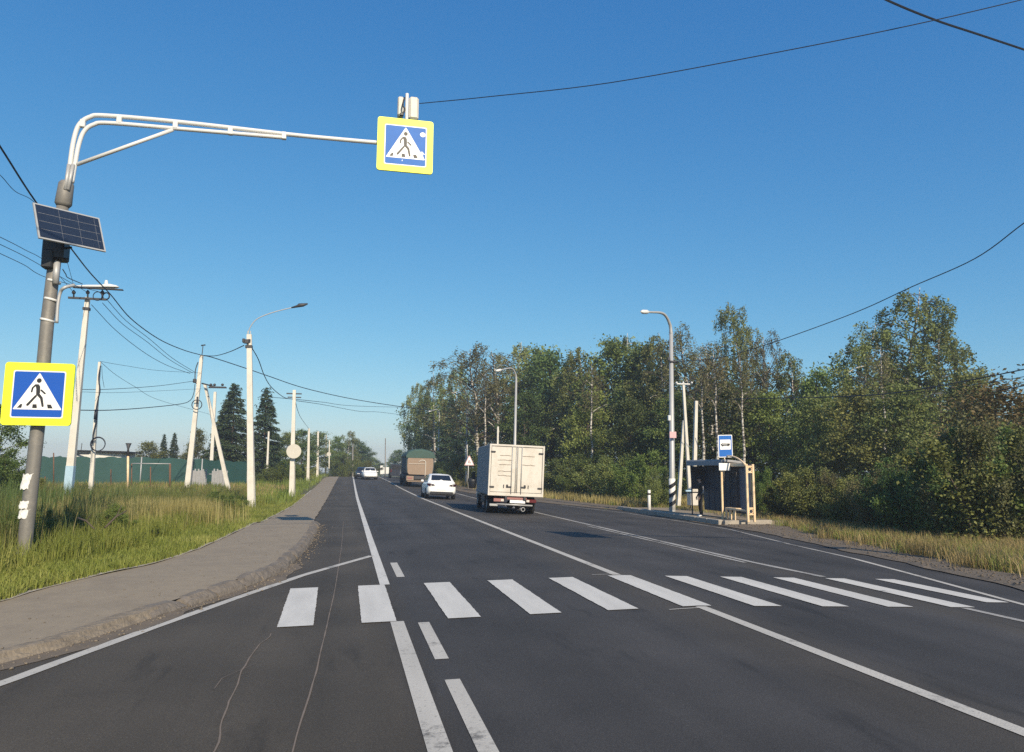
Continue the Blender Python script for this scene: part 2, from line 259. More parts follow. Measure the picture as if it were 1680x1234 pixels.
# ------------------------------------------------------------------ mesh builder
class MB:
    def __init__(s): s.v = []; s.f = []; s.sm = []; s.mi = []; s.m = 0
    def add(s, verts, faces, smooth=False):
        o = len(s.v); s.v += [tuple(map(float, p)) for p in verts]
        for f in faces: s.f.append(tuple(i+o for i in f)); s.sm.append(smooth); s.mi.append(s.m)
        return s
    def box(s, c, d, rot=None, taper=1.0):
        hx, hy, hz = d[0]/2, d[1]/2, d[2]/2
        P = [Vector((x*(taper if z > 0 else 1), y*(taper if z > 0 else 1), z)) for z in (-hz, hz) for y in (-hy, hy) for x in (-hx, hx)]
        if rot is not None: P = [rot @ p for p in P]
        P = [p+Vector(c) for p in P]
        return s.add(P, [(0, 2, 3, 1), (4, 5, 7, 6), (0, 1, 5, 4), (2, 6, 7, 3), (0, 4, 6, 2), (1, 3, 7, 5)])
    def bbox(s, c, d, b=.02, rot=None):
        """box with chamfered edges"""
        h = [x/2 for x in d]; b = min(b, *[x*.45 for x in h]); P = []; idx = {}
        for ax in range(3):
            for sx in (-1, 1):
                for sy in (-1, 1):
                    for sz in (-1, 1):
                        sg = (sx, sy, sz); p = [sg[i]*(h[i]-(0 if i == ax else b)) for i in range(3)]
                        idx[(ax,)+sg] = len(P); P.append(Vector(p))
        fs = []
        for ax in range(3):
            o = [i for i in range(3) if i != ax]
            for sg in (-1, 1):
                q = []
                for a, bb in ((-1, -1), (1, -1), (1, 1), (-1, 1)):
                    k = [0, 0, 0]; k[ax] = sg; k[o[0]] = a; k[o[1]] = bb; q.append(idx[(ax, *k)])
                fs.append(tuple(q))
        for e in range(3):
            o = [i for i in range(3) if i != e]
            for a in (-1, 1):
                for bb in (-1, 1):
                    k1 = [0, 0, 0]; k1[o[0]] = a; k1[o[1]] = bb; k2 = list(k1); k1[e] = -1; k2[e] = 1
                    fs.append((idx[(o[0], *k1)], idx[(o[0], *k2)], idx[(o[1], *k2)], idx[(o[1], *k1)]))
        for sx in (-1, 1):
            for sy in (-1, 1):
                for sz in (-1, 1): fs.append(tuple(idx[(a, sx, sy, sz)] for a in range(3)))
        if rot is not None: P = [rot @ p for p in P]
        return s.add([p+Vector(c) for p in P], fs)
    def tube(s, pts, r, n=8, caps=True, ph=0):
        pts = [Vector(p) for p in pts]; k = len(pts)
        rr = list(r) if hasattr(r, '__len__') else [r]*k
        V = []; up = None
        for i in range(k):
            d = (pts[min(i+1, k-1)]-pts[max(i-1, 0)]).normalized()
            if up is None: up = Vector((0, 0, 1)) if abs(d.z) < .9 else Vector((0, 1, 0))
            a = d.cross(up).normalized(); b = a.cross(d).normalized(); up = b
            for j in range(n):
                t = 2*math.pi*j/n+ph; V.append(pts[i]+a*math.cos(t)*rr[i]+b*math.sin(t)*rr[i])
        fs = [(i*n+j, i*n+(j+1) % n, (i+1)*n+(j+1) % n, (i+1)*n+j) for i in range(k-1) for j in range(n)]
        s.add(V, fs, n > 5)
        if caps: 
            o = len(s.v)-len(V)
            s.f.append(tuple(o+j for j in range(n))[::-1]); s.sm.append(False); s.mi.append(s.m)
            s.f.append(tuple(o+(k-1)*n+j for j in range(n))); s.sm.append(False); s.mi.append(s.m)
        return s
    def cyl(s, a, b, r, n=16): return s.tube([a, b], r, n)
    def poly(s, P, t=None):
        """flat polygon, optionally thickened by vector t"""
        n = len(P); P = [Vector(p) for p in P]
        if t is None: return s.add(P, [tuple(range(n))])
        t = Vector(t)
        return s.add(P+[p+t for p in P], [tuple(range(n))[::-1], tuple(range(n, 2*n))]+[(i, (i+1) % n, n+(i+1) % n, n+i) for i in range(n)])
    def sphere(s, c, r, n=10, m=7, sc=(1, 1, 1)):
        V = []; c = Vector(c)
        for i in range(m+1):
            t = math.pi*i/m
            for j in range(n):
                q = 2*math.pi*j/n; V.append(c+Vector((math.sin(t)*math.cos(q)*r*sc[0], math.sin(t)*math.sin(q)*r*sc[1], math.cos(t)*r*sc[2])))
        return s.add(V, [(i*n+j, (i+1)*n+j, (i+1)*n+(j+1) % n, i*n+(j+1) % n) for i in range(m) for j in range(n)], True)
    def torus(s, c, R, r, nrm=(0, 1, 0), n=20, m=6):
        nrm = Vector(nrm).normalized(); a = nrm.orthogonal().normalized(); b = nrm.cross(a)
        P = [Vector(c)+a*math.cos(2*math.pi*i/n)*R+b*math.sin(2*math.pi*i/n)*R for i in range(n+1)]
        return s.tube(P, r, m, caps=False)
    def loft(s, rings, smooth=True, capA=True, capB=True):
        n = len(rings[0]); V = [p for r in rings for p in r]; o = len(s.v)
        s.add(V, [(i*n+j, i*n+(j+1) % n, (i+1)*n+(j+1) % n, (i+1)*n+j) for i in range(len(rings)-1) for j in range(n)], smooth)
        if capA: s.f.append(tuple(o+j for j in range(n))[::-1]); s.sm.append(False); s.mi.append(s.m)
        if capB: s.f.append(tuple(o+(len(rings)-1)*n+j for j in range(n))); s.sm.append(False); s.mi.append(s.m)
        return s
    def build(s, name, m, parent=None, local=False, label=None):
        me = bpy.data.meshes.new(name); V = s.v
        if parent is not None and not local:
            q = parent
            while q.parent is not None: q = q.parent
            L = q.location; V = [(a-L.x, b-L.y, c-L.z) for a, b, c in V]
        me.from_pydata(V, [], s.f); me.update()
        for x in (m if isinstance(m, (list, tuple)) else [m]): me.materials.append(M[x] if isinstance(x, str) else x)
        me.polygons.foreach_set('use_smooth', s.sm); me.polygons.foreach_set('material_index', s.mi)
        o = bpy.data.objects.new(name, me); C.objects.link(o)
        if parent is not None: o.parent = parent
        if label: o['label'] = label
        return o
def np_obj(name, V, Fq, m, parent=None):
    """mesh from numpy vertex array and an (n,k) face array"""
    me = bpy.data.meshes.new(name); k = Fq.shape[1]; nf = len(Fq)
    me.vertices.add(len(V)); me.vertices.foreach_set('co', np.ascontiguousarray(V, dtype=np.float32).ravel())
    me.loops.add(nf*k); me.loops.foreach_set('vertex_index', np.ascontiguousarray(Fq, dtype=np.int32).ravel())
    me.polygons.add(nf); me.polygons.foreach_set('loop_start', np.arange(nf, dtype=np.int32)*k)
    me.update(calc_edges=True); me.validate()
    me.materials.append(M[m]); o = bpy.data.objects.new(name, me); C.objects.link(o)
    if parent is not None: o.parent = parent
    return o
def thing(name, label, cat, loc=(0, 0, 0), rz=0., group=None):
    o = bpy.data.objects.new(name, None); C.objects.link(o); o.empty_display_size = .2
    o.location = tuple(map(float, loc)); o.rotation_euler = (0, 0, rz); return tag(o, label, cat, group)
def tag(o, label, cat, group=None):
    o['label'] = label; o['category'] = cat
    if group: o['group'] = group
    return o
def struct(o): o['kind'] = 'structure'; return o
def stuff(o, label, cat): o['kind'] = 'stuff'; o['label'] = label; o['category'] = cat; return o
def recenter(o):
    """put a one-mesh thing's origin at its own base"""
    me = o.data; n = len(me.vertices); a = np.empty(n*3, np.float32); me.vertices.foreach_get('co', a); a = a.reshape(-1, 3)
    c = np.array([a[:, 0].mean(), a[:, 1].mean(), a[:, 2].min()]); me.vertices.foreach_set('co', (a-c).astype(np.float32).ravel()); me.update()
    o.location = tuple(float(x) for x in c); return o
def kids(o): return [c for c in bpy.data.objects if c.parent == o]
def dup(root, loc, rz=0., sc=1., label=None, group=None):
    r = root.copy(); C.objects.link(r); r.location = tuple(map(float, loc)); r.rotation_euler = (0, 0, rz)
    r.scale = (sc, sc, sc) if not hasattr(sc, '__len__') else sc
    if label: r['label'] = label
    if group: r['group'] = group
    for ch in root.children:
        c = ch.copy(); C.objects.link(c); c.parent = r
        for g in ch.children:
            d = g.copy(); C.objects.link(d); d.parent = c
    return r
# ------------------------------------------------------------------ terrain functions
XC = 4.43
def zo(y):
    y = np.asarray(y, float); t = np.clip((y-40)/75, 0, 1)
    return .55*t*t*(3-2*t)-.008*np.clip(y-118, 0, 260)
def crown(x):
    x = np.asarray(x, float); return np.where(x < XC, -.0135*(XC-x), -.038*np.minimum(x-XC, 10.6))
def rz(x, y): return crown(x)+zo(y)
XL = (np.array([0, 5, 8., 8.6, 10.45, 12.3, 14.2, 18.9, 25, 40, 65, 110, 400]), np.array([-6.4, -4.4, -3.05, -2.72, -2.06, -1.36, -1.0, -.80, -.82, -1.0, -1.05, -1.0, -1.0]))
XK = (XL[0], XL[1]-np.array([.15, .15, .16, .18, .2, .24, .26, .26, .22, .06, .05, .05, .05]))
XS = (np.array([0, 8, 10.8, 11.6, 14.2, 16.6, 22, 36, 47, 75, 100, 125, 400]), np.array([-8, -5.0, -4.22, -4.1, -3.24, -2.92, -2.73, -2.4, -2.5, -2.6, -2.8, -2.3, -2.3]))
XR = (np.array([-30, 5, 9, 10.9, 14.4, 16.9, 20.4, 24, 36, 42, 50, 60, 400]), np.array([9.6, 9.8, 10.4, 11.4, 12.2, 12.6, 13.4, 14.0, 14.2, 12.4, 10.3, 9.3, 9.3]))
XG = (np.array([-30, 9, 12.6, 17.4, 20.8, 25, 36, 44, 55, 65, 400]), np.array([12.4, 12.2, 12.7, 13.9, 14.5, 16.2, 16.2, 14.4, 12.2, 11.2, 11.0]))
fl = lambda T, y: np.interp(y, T[0], T[1])
def side_z(y):
    y = np.asarray(y, float); return -.02+.07*np.clip((y-8.5)/4, 0, 1)+zo(y)-.09*np.clip((y-24)/2, 0, 1)
def gz(x, y):
    """height of the open ground"""
    x = np.asarray(x, float); y = np.asarray(y, float)
    xs = fl(XS, y); xr = fl(XR, y)
    left = side_z(y)+.02+.28*np.clip((xs-x)/9, 0, 1)
    right = rz(xr, y)+.04-.04*np.clip((x-xr)/4, 0, 1)
    mid = rz(np.clip(x, xs, xr), y)-.14
    return np.where(x < xs, left, np.where(x > xr, right, mid))
def G(x, y): return float(gz(x, y))
# ------------------------------------------------------------------ ground sheet
xs_ = np.unique(np.concatenate([np.linspace(-330, -60, 18), np.arange(-60, -10, 2.5), np.arange(-10, 20, .4), np.arange(20, 70, 2.5), np.linspace(70, 330, 18)]))
ys_ = np.unique(np.concatenate([np.linspace(-120, -10, 8), np.arange(-10, 60, 1.), np.arange(60, 180, 3.), np.linspace(180, 620, 24)]))
X, Y = np.meshgrid(xs_, ys_); Z = gz(X, Y)+rng.normal(0, .012, X.shape)*((X < fl(XS, Y)-.6) | (X > fl(XR, Y)+.5))
nx = len(xs_); ii = np.arange(len(ys_)-1)[:, None]*nx+np.arange(nx-1)[None, :]
gnd = np_obj('ground', np.stack([X, Y, Z], -1).reshape(-1, 3), np.stack([ii, ii+1, ii+nx+1, ii+nx], -1).reshape(-1, 4), 'ground')
struct(gnd)
YR = np.unique(np.concatenate([np.arange(-14, 70, .5), np.arange(70, 300, 2.5)]))
def strip(name, m, fx0, fx1, fz, ys, nx=2, skirt=0.):
    V = []; Fc = []
    for y in ys:
        a, b = float(fx0(y)), float(fx1(y))
        row = [(a+(b-a)*i/(nx-1), y) for i in range(nx)]
        V += [(x, yy, float(fz(x, yy))) for x, yy in row]
    n = len(ys); mb = MB(); mb.add(V, [(i*nx+j, i*nx+j+1, (i+1)*nx+j+1, (i+1)*nx+j) for i in range(n-1) for j in range(nx-1)])
    return struct(mb.build(name, m))
# road with crown
V = []; Fc = []; US = None
for y in YR:
    a, b = float(fl(XL, y))-.25, float(fl(XR, y)); xx = np.concatenate([np.linspace(a, XC, 9), np.linspace(XC, b, 9)[1:]])
    V += [(x, y, float(rz(x, y))) for x in xx]
n = 17; mb = MB(); mb.add(V, [(i*n+j, i*n+j+1, (i+1)*n+j+1, (i+1)*n+j) for i in range(len(YR)-1) for j in range(n-1)])
struct(mb.build('road', 'asphalt'))
# raised sidewalk on the left, its kerb and its concrete edging
ws = lambda y, k: .03*math.sin(y*1.7+k)+.02*math.sin(y*4.3+2*k)+.012*math.sin(y*9.1+k)
strip('sidewalk', 'path', lambda y: fl(XS, y)-.02, lambda y: (fl(XL, y)-.12 if 9.9 < y < 24.9 else fl(XK, y)+.02+ws(y, 1)*.5), lambda x, y: side_z(y)+.004*math.sin(3*x+y), YR[YR < 200], 6)
rk = np.random.default_rng(9); mb = MB(); y = 9.9
while y < 24.8:
    L = .62+.1*rk.random(); y1 = min(y+L, 24.95)
    p0 = np.array([fl(XL, y), y]); p1 = np.array([fl(XL, y1), y1]); tan = (p1-p0)/np.linalg.norm(p1-p0); nl = np.array([-tan[1], tan[0]])
    zb0, zb1 = float(rz(p0[0], y)), float(rz(p1[0], y1)); zt0, zt1 = float(side_z(y))+.02+rk.normal(0, .012), float(side_z(y1))+.02+rk.normal(0, .012)
    off = rk.normal(0, .015); P = []; m_ = 6
    for a in range(m_+1):
        q = p0+(p1-p0)*(.0+1.0*a/m_); zb = zb0+(zb1-zb0)*a/m_; zt = zt0+(zt1-zt0)*a/m_-(.03 if a in (0, m_) else 0)
        for d_, z_ in ((-.04, zb-.08), (-.03, zb+.02), (.0, zb+.55*(zt-zb)), (.035, zt-.035), (.075, zt), (.19, zt), (.20, zt-.12)):
            q2 = q+nl*(d_+off-.02)+rk.normal(0, .005, 2); P.append((q2[0], q2[1], z_+rk.normal(0, .004)))
    n_ = 7; mb.loft([P[k*n_:(k+1)*n_] for k in range(m_+1)], smooth=False)
    y = y1+.035
struct(mb.build('kerb', 'kerb'))
# nearer the crossing the kerb has crumbled away to a low broken asphalt lip
ysk = np.arange(-12, 10.2, .06); V = []; nk = 6
brk = np.convolve(rk.normal(0, 1, len(ysk)+60), np.ones(21)/9, 'same')[30:-30]; br2 = np.convolve(rk.normal(0, 1, len(ysk)+60), np.ones(5)/3, 'same')[30:-30]
for i, y in enumerate(ysk):
    k0, k1 = float(fl(XK, y)), float(fl(XL, y)); j_ = .04*brk[i]+.012*br2[i]; za, zb = float(side_z(y)), float(rz(k1, y))
    for t, z_, o in ((0, za+.006, -.06), (.35, za+.012, .3*j_), (.62, za+.002, j_), (.72, zb+.045, j_+.012), (.95, zb+.022+.012*abs(br2[i]), j_*.8), (1.25, zb-.02, .5*j_)):
        V.append((k0+(k1-k0)*t+o, y, z_+rk.normal(0, .004)))
mb = MB(); mb.add(V, [(i*nk+j, i*nk+j+1, (i+1)*nk+j+1, (i+1)*nk+j) for i in range(len(ysk)-1) for j in range(nk-1)]); struct(mb.build('broken_edge', 'broken'))
# dirty gutter strip between kerb and edge line
strip('gutter', 'gravel', lambda y: fl(XL, y)-.1, lambda y: fl(XL, y)+.28+ws(y, 5)*2, lambda x, y: rz(x, y)+.006, np.arange(-12, 15, .25), 3)
strip('sidewalk_edging', 'edging', lambda y: fl(XS, y)-.07+ws(y, 2)*.4, lambda y: fl(XS, y)+.025, lambda x, y: side_z(y)+.014+ws(y, 4)*.25, np.arange(-5, 60, .4), 2)
# right: gravel shoulder and raised bus platform
strip('gravel_shoulder', 'gravel', lambda y: fl(XR, y)-.12+ws(y, 1)*2, lambda y: fl(XG, y)+ws(y, 7)*5, lambda x, y: max(G(x, y), float(rz(x, y)))+.02+.02*ws(x*3+y, 0), np.arange(-14, 130, .5), 6)
mb = MB()
py = np.concatenate([[26.3], np.arange(26.6, 37, .6)])
def plat(y): return float(rz(14.3, y))+.17
rings = []
for y in py:
    x0 = 14.05+.25*max(0, 1-(y-26.3)/.6)
    rings.append([(x0-.02, y, plat(y)-.3), (x0, y, plat(y)-.02), (x0+.04, y, plat(y)), (18.0, y, plat(y)), (18.0, y, plat(y)-.3)])
mb.loft(rings, smooth=False); struct(mb.build('bus_platform', 'path'))
mb = MB()
for y in np.arange(26.5, 36.6, 1.0): mb.bbox((14.13, y+.48, plat(y)-.06), (.18, .97, .22), .02)
mb.box((15.2, 26.36, plat(26.4)-.06), (2.0, .15, .2))
struct(mb.build('platform_kerb', 'edging'))
def stones(name, label, P, zf, smin, smax, m, seed):
    rg = np.random.default_rng(seed); base_ = np.array([(1, 0, 0), (-1, 0, 0), (0, 1, 0), (0, -1, 0), (0, 0, 1), (0, 0, -.6)], float); tri = np.array([(0, 2, 4), (2, 1, 4), (1, 3, 4), (3, 0, 4), (2, 0, 5), (1, 2, 5), (3, 1, 5), (0, 3, 5)])
    n = len(P); sz = smin*(smax/smin)**(rg.uniform(0, 1, n)**2.2); V = base_[None]*sz[:, None, None]*rg.uniform(.55, 1.3, (n, 6, 1))*np.array([1, 1, .6]); a = rg.uniform(0, 6.28, n); c, s_ = np.cos(a), np.sin(a)
    x = V[..., 0]*c[:, None]-V[..., 1]*s_[:, None]; y = V[..., 0]*s_[:, None]+V[..., 1]*c[:, None]; V = np.stack([x+P[:, 0, None], y+P[:, 1, None], V[..., 2]+np.array([zf(q[0], q[1]) for q in P])[:, None]+sz[:, None]*.2], -1)
    return stuff(np_obj(name, V.reshape(-1, 3), (np.arange(n)[:, None, None]*6+tri[None]).reshape(-1, 3), m), label, 'stones')
_r = np.random.default_rng(77); yy = _r.uniform(4, 25, 2600); P_ = np.stack([fl(XL, yy)+np.abs(_r.normal(0, .16, 2600))-.04, yy], 1)
stones('gutter_stones', 'small stones and crumbs lying in the gutter of the left kerb', P_, lambda x, y: float(rz(x, y))+.004, .004, .03, 'broken', 1)
yy = _r.uniform(8, 40, 5200); tt = _r.uniform(0, 1, 5200); P_ = np.stack([fl(XR, yy)*(1-tt)+fl(XG, yy)*tt, yy], 1)
stones('shoulder_stones', 'loose stones scattered over the right gravel shoulder', P_, lambda x, y: max(G(x, y), float(rz(x, y)))+.02, .006, .045, 'gravel', 2)
yy = _r.uniform(5, 24, 700); tt = _r.uniform(0, 1, 700)**.5; P_ = np.stack([fl(XS, yy)*(1-tt)+fl(XK, yy)*tt, yy], 1)
stones('sidewalk_crumbs', 'crumbs of grit on the left sidewalk', P_, lambda x, y: float(side_z(y))+.002, .004, .018, 'broken', 3)
# ------------------------------------------------------------------ road markings
def mark(pts, w, m='paint_line', dz=.006, name='road_marking', step=.5, jit=.0):
    """painted strip following the road surface along pts (x, y)"""
    pts = np.array(pts, float); seg = np.linalg.norm(np.diff(pts, axis=0), axis=1); s = np.concatenate([[0], np.cumsum(seg)])
    t = np.linspace(0, s[-1], max(2, int(s[-1]/step)+1)); P = np.stack([np.interp(t, s, pts[:, 0]), np.interp(t, s, pts[:, 1])], 1)
    d = np.gradient(P, axis=0); d /= np.linalg.norm(d, axis=1)[:, None]; nrm = np.stack([-d[:, 1], d[:, 0]], 1)
    V = []
    for p, q in zip(P, nrm):
        ww = w*(1+jit*random.uniform(-1, 1))
        for k in (-.5, 0, .5):
            x, y = p+q*ww*k; V.append((x, y, float(rz(x, y))+dz+.006*min(1, max(0, y-40)/60)))
    mb = MB(); mb.add(V, [(i*3+j, i*3+j+1, i*3+j+4, i*3+j+3) for i in range(len(P)-1) for j in (0, 1)])
    return struct(mb.build(name, m))
YT, YB, X0 = 11.77, 8.98, -.77
for k in range(11):       # zebra stripes, 1 m pitch
    y0 = YB if k < 10 else 9.4
    off = .08 if k == 0 else .0
    mark([(X0+k+.2+off*.8, y0), (X0+k+.2+off*.2, YT)], .40, 'paint_white', .010, step=.07, jit=.022)
Lx = lambda y: .64+.0*y
mark([(.635, -8), (.635, 8.98)], .155, 'paint_line', step=1)
mark([(.635, 11.8), (.645, 20), (.70, 46), (.85, 80), (1.0, 112), (1.0, 140)], .15, 'paint_white', step=1)
for a, b in ((-6, -4.0), (-1.5, .5), (3.0, 6.46), (7.15, 8.85), (12.55, 14.45)): mark([(.93, a), (.93, b)], .13, 'paint_line', step=1)
mark([(4.46, -8), (4.46, 8.95)], .15, 'paint_line', step=1)
mark([(4.42, 11.85), (4.43, 43), (4.5, 64), (4.65, 82), (4.6, 112), (4.6, 140)], .15, 'paint_line', step=1)
mark([(8.42, -8), (8.42, 8.95)], .13, 'paint_faded', step=1)
mark([(8.36, 12.0), (8.2, 14), (8.15, 50), (8.2, 75), (8.3, 120)], .15, 'paint_faded', step=.7, jit=.25)
mark([(7.98, 14), (7.9, 24)], .10, 'paint_faded', step=.7, jit=.5)
mark([(8.2, -8), (8.9, 5), (9.72, 9.25), (10.67, 12.5), (11.45, 15.3)], .12, 'paint_line', step=.7, jit=.1)
mark([(11.45, 15.3), (12.05, 18.7), (13.3, 24.3), (13.4, 28), (13.3, 34), (12.0, 41)], .11, 'paint_faded', step=.7, jit=.3)
mark([(-6.1, 0), (-2.79, 7.2), (-2.55, 7.95), (-2.08, 9.34), (-1.36, 11.34), (-.63, 13.25), (.56, 15.7)], .135, 'paint_line', step=.4, jit=.06)
mark([(4.02, 11.95), (4.40, 11.93)], .025, 'paint_line', .008); mark([(3.98, 8.84), (4.40, 8.86)], .03, 'paint_line', .008)
# tar seams and cracks in the old lane
random.seed(3)
def crack(pts, w, m, nm):
    P = []
    for (a, b), (c, d) in zip(pts[:-1], pts[1:]):
        for i in range(6): t = i/6; P.append((a+(c-a)*t+random.gauss(0, .010 if w < .0111 and a < -.6 else .004), b+(d-b)*t))
    mark(P, w, m, .005, nm, step=.15, jit=.4)
M['seam'] = mat('dusty seam', (.17, .135, .11), .9, var=.3, vscale=10)
crack([(-.3, 3.0), (-.28, 5.1), (-.2, 7), (-.11, 10.9), (-.05, 17.3), (-.03, 28)], .011, 'seam', 'road_seam')
crack([(-.80, 4.2), (-.76, 5.2), (-.82, 6.3), (-.86, 7.6), (-.70, 8.9)], .011, 'seam', 'road_seam')
crack([(-.75, 7.4), (-.98, 7.0), (-1.0, 6.6)], .006, 'seam', 'road_seam')
# ------------------------------------------------------------------ signs
def rrect(w, h, r, n=5):
    P = []
    for cx, cy, a0 in ((w/2-r, h/2-r, 0), (-w/2+r, h/2-r, 90), (-w/2+r, -h/2+r, 180), (w/2-r, -h/2+r, 270)):
        for i in range(n+1):
            a = R_(a0+90*i/n); P.append((cx+r*math.cos(a), cy+r*math.sin(a)))
    return P
def ribbon(P, w):
    """flat thick polyline polygons in 2D with round-ish ends"""
    out = []
    ws_ = w if hasattr(w, '__len__') else [w]*len(P)
    for (a, b), (c, d), w0, w1 in zip(P[:-1], P[1:], ws_[:-1], ws_[1:]):
        L = math.hypot(c-a, d-b) or 1; nx_, ny_ = -(d-b)/L, (c-a)/L
        out.append([(a+nx_*w0/2, b+ny_*w0/2), (c+nx_*w1/2, d+ny_*w1/2), (c-nx_*w1/2, d-ny_*w1/2), (a-nx_*w0/2, b-ny_*w0/2)])
    for (a, b), w0 in zip(P, ws_):
        out.append([(a+w0/2*math.cos(2*math.pi*i/10), b+w0/2*math.sin(2*math.pi*i/10)) for i in range(10)])
    return out
def crossing_sign(c, S, label, blue='sign_blue', worn=False):
    c = np.array(c, float); t = thing('crossing_sign', label, 'road sign', c)
    P3 = lambda x, z, y: (c[0]+x, c[1]+y, c[2]+z)
    uv = lambda u, v, y: P3((u-.5)*S, (.5-v)*S, y)
    mb = MB(); mb.poly([P3(x, z, 0) for x, z in rrect(S, S, .05*S)], (0, .045, 0)); mb.build('board', 'yellow', t)
    mb = MB()
    def flat(pts, y, mi): mb.m = mi; mb.poly([uv(u, v, y) for u, v in pts])
    B = [(.505+x, .505-z) for x, z in rrect(.755, .755, .03)]; flat(B[::-1], -.002, 1)
    B = [(.505+x, .505-z) for x, z in rrect(.72, .72, .025)]; flat(B[::-1], -.004, 0)
    flat([(.50, .165), (.49, .18), (.165, .735), (.165, .75), (.85, .75), (.85, .735), (.515, .18)], -.006, 1)
    yk = [-.008]
    def blk(polys):
        for q in polys: yk[0] -= .00015; flat(q, yk[0], 2)
    blk([[(.503+.036*math.cos(a*.5236), .285+.038*math.sin(a*.5236)) for a in range(12)]])
    blk(ribbon([(.455, .362), (.418, .405), (.408, .465)], .026))
    blk([[(.45, .345), (.50, .345), (.525, .38), (.53, .47), (.52, .52), (.475, .515), (.470, .42)]])
    blk(ribbon([(.545, .44), (.60, .49)], .026))
    blk(ribbon([(.50, .50), (.555, .565), (.582, .690)], [.045, .040, .032]))
    blk(ribbon([(.475, .53), (.365, .675)], [.03, .036]))
    for x, s in ((.268, -1), (.47, 0), (.675, 1)):
        blk([[(x-.032+.03*(s < 0)-.0*s, .665), (x+.024+.0*s, .665), (x+.034+.02*s, .725), (x-.034+.016*s, .725)]])
    if worn:  # white round, star and sliver shapes laid over the face
        flat([(.81+.05*math.cos(a*.5236), .27+.045*math.sin(a*.5236)) for a in range(12)], -.0060, 1)
        star = []
        for i in range(14):
            rr = (.085, .03, .1, .025, .06, .03, .11)[i % 7] if i % 2 == 0 else .028; a = i*math.pi/7+.3
            star.append((.80+rr*math.cos(a)*.8, .62+rr*math.sin(a)))
        flat(star, -.0066, 1); flat([(.44, .80), (.455, .775), (.462, .78), (.448, .81)], -.0066, 1)
    mb.build('pictogram', [blue, 'sign_white', 'sign_black'], t)
    for z in (-.28*S, .28*S): mb = MB(); mb.box(P3(0, z, .06), (.5*S, .03, .05)); mb.build('mounting_rail', 'galv', t)
    return t
YP = 14.6
def px(u, v, dy=0.): return at(u, v, YP+dy)
# main gantry on the left
base = px(38, 917); gp_ = thing('crossing_gantry', 'grey leaning steel pole with a long white double tube arm reaching out over the road', 'sign gantry', base, group=None)
mb = MB(); pts = [base+np.array([-.06, 0, -.6]), base, px(62, 700), px(78, 525), px(93, 400), px(103, 338)]
mb.tube(pts, [.118, .116, .112, .108, .104, .100], 20); mb.build('pole', 'steel_pole', gp_)
mb = MB(); a, b = px(103, 340), px(109.5, 298); mb.tube([a, a+.12*(b-a), a+.9*(b-a), b], [.10, .142, .128, .095], 18); mb.build('sleeve', 'steel_pole', gp_)
mb = MB(); mb.tube([px(107, 312, -.11), px(113, 270, -.05)], .034, 8); mb.tube([px(111.5, 312, -.11), px(120, 270, -.05)], .034, 8); mb.build('lower_bracket', 'galv', gp_)
def spl(P, n=8):
    P = [np.array(p, float) for p in P]; Q = [2*P[0]-P[1]]+P+[2*P[-1]-P[-2]]; out = []
    for i in range(1, len(Q)-2):
        for k in range(n):
            t = k/n; a, b, c, d = Q[i-1:i+3]
            out.append(.5*(2*b+(c-a)*t+(2*a-5*b+4*c-d)*t*t+(3*b-a-3*c+d)*t**3))
    out.append(P[-1]); return out
mb = MB(); mb.tube(spl([px(112, 300), px(116, 262), px(121.5, 228), px(130, 205), px(147, 192.5), px(175, 190), px(300, 201), px(467, 220), px(560, 229), px(640, 236)]), .043, 10)
mb.tube(spl([px(118, 300), px(124, 265), px(129.5, 237), px(138, 216), px(153, 205), px(180, 202), px(300, 212), px(467, 226)]), .040, 10)
for q in ((136, 203), (196, 196.5), (288, 205.5), (378, 215.5), (466, 223)): mb.bbox(px(*q), (.09, .09, .15), .01)
mb.build('arm', 'white_metal', gp_)
mb = MB(); mb.tube([px(126, 270), px(284, 213)], .036, 10); mb.build('brace', 'white_metal', gp_)
for q in ((88, 462), (83.5, 492), (77.5, 526)): mb = MB(); p = px(*q); mb.tube([p-np.array([.004, 0, .02]), p+np.array([.004, 0, .02])], .119, 20); mb.build('strap', 'white_metal', gp_)
mb = MB(); mb.tube([px(93.5, 430, -.12), px(91, 466, -.12)], .055, 10); mb.build('junction_tube', 'galv', gp_)
mb = MB(); mb.bbox(px(92, 412, -.02), (.36, .34, .36), .03); mb.bbox(px(80, 426, -.12), (.18, .2, .34), .02); mb.tube([px(103, 408, -.1), px(118, 406, -.1)], .02, 6); mb.tube([px(103, 424, -.1), px(113, 425, -.1)], .016, 6); mb.build('control_box', 'black', gp_)
mb = MB(); mb.tube(spl([px(93, 530, -.08), px(95, 500, -.08), px(99, 480, -.08), px(106, 472, -.12), px(122, 468, 0)]), .03, 8); mb.build('conduit', 'galv', gp_)
# solar panel, turned towards the sun
TL, TR, BL, BR = at(54, 332, 14.05), at(163, 358, 14.80), at(63.5, 390, 13.85), at(174, 413, 14.60)
sp = thing('solar_panel', 'tilted dark solar panel in a thin pale frame on the grey pole', 'solar panel', (TL+TR+BL+BR)/4)
nrm = np.cross(TR-TL, BL-TL); nrm /= np.linalg.norm(nrm); nrm = nrm if nrm[1] > 0 else -nrm
mb = MB(); mb.poly([TL, TR, BR, BL], nrm*.03)
q = lambda a, b: TL+(TR-TL)*a+(BL-TL)*b+(BR-TR-BL+TL)*a*b
mb2 = MB(); mb2.poly([q(.025, .04), q(.975, .04), q(.975, .96), q(.025, .96)], -nrm*.004); mb2.build('cells', 'solar', sp)
mb.build('frame', 'galv', sp)
mb = MB()
for v in (.27, .5, .73): mb.tube([q(.05, v)-nrm*.004, q(.95, v)-nrm*.004], .003, 4)
for u in (.36, .64, .9): mb.tube([q(u, .06)-nrm*.004, q(u, .94)-nrm*.004], .0012, 4)
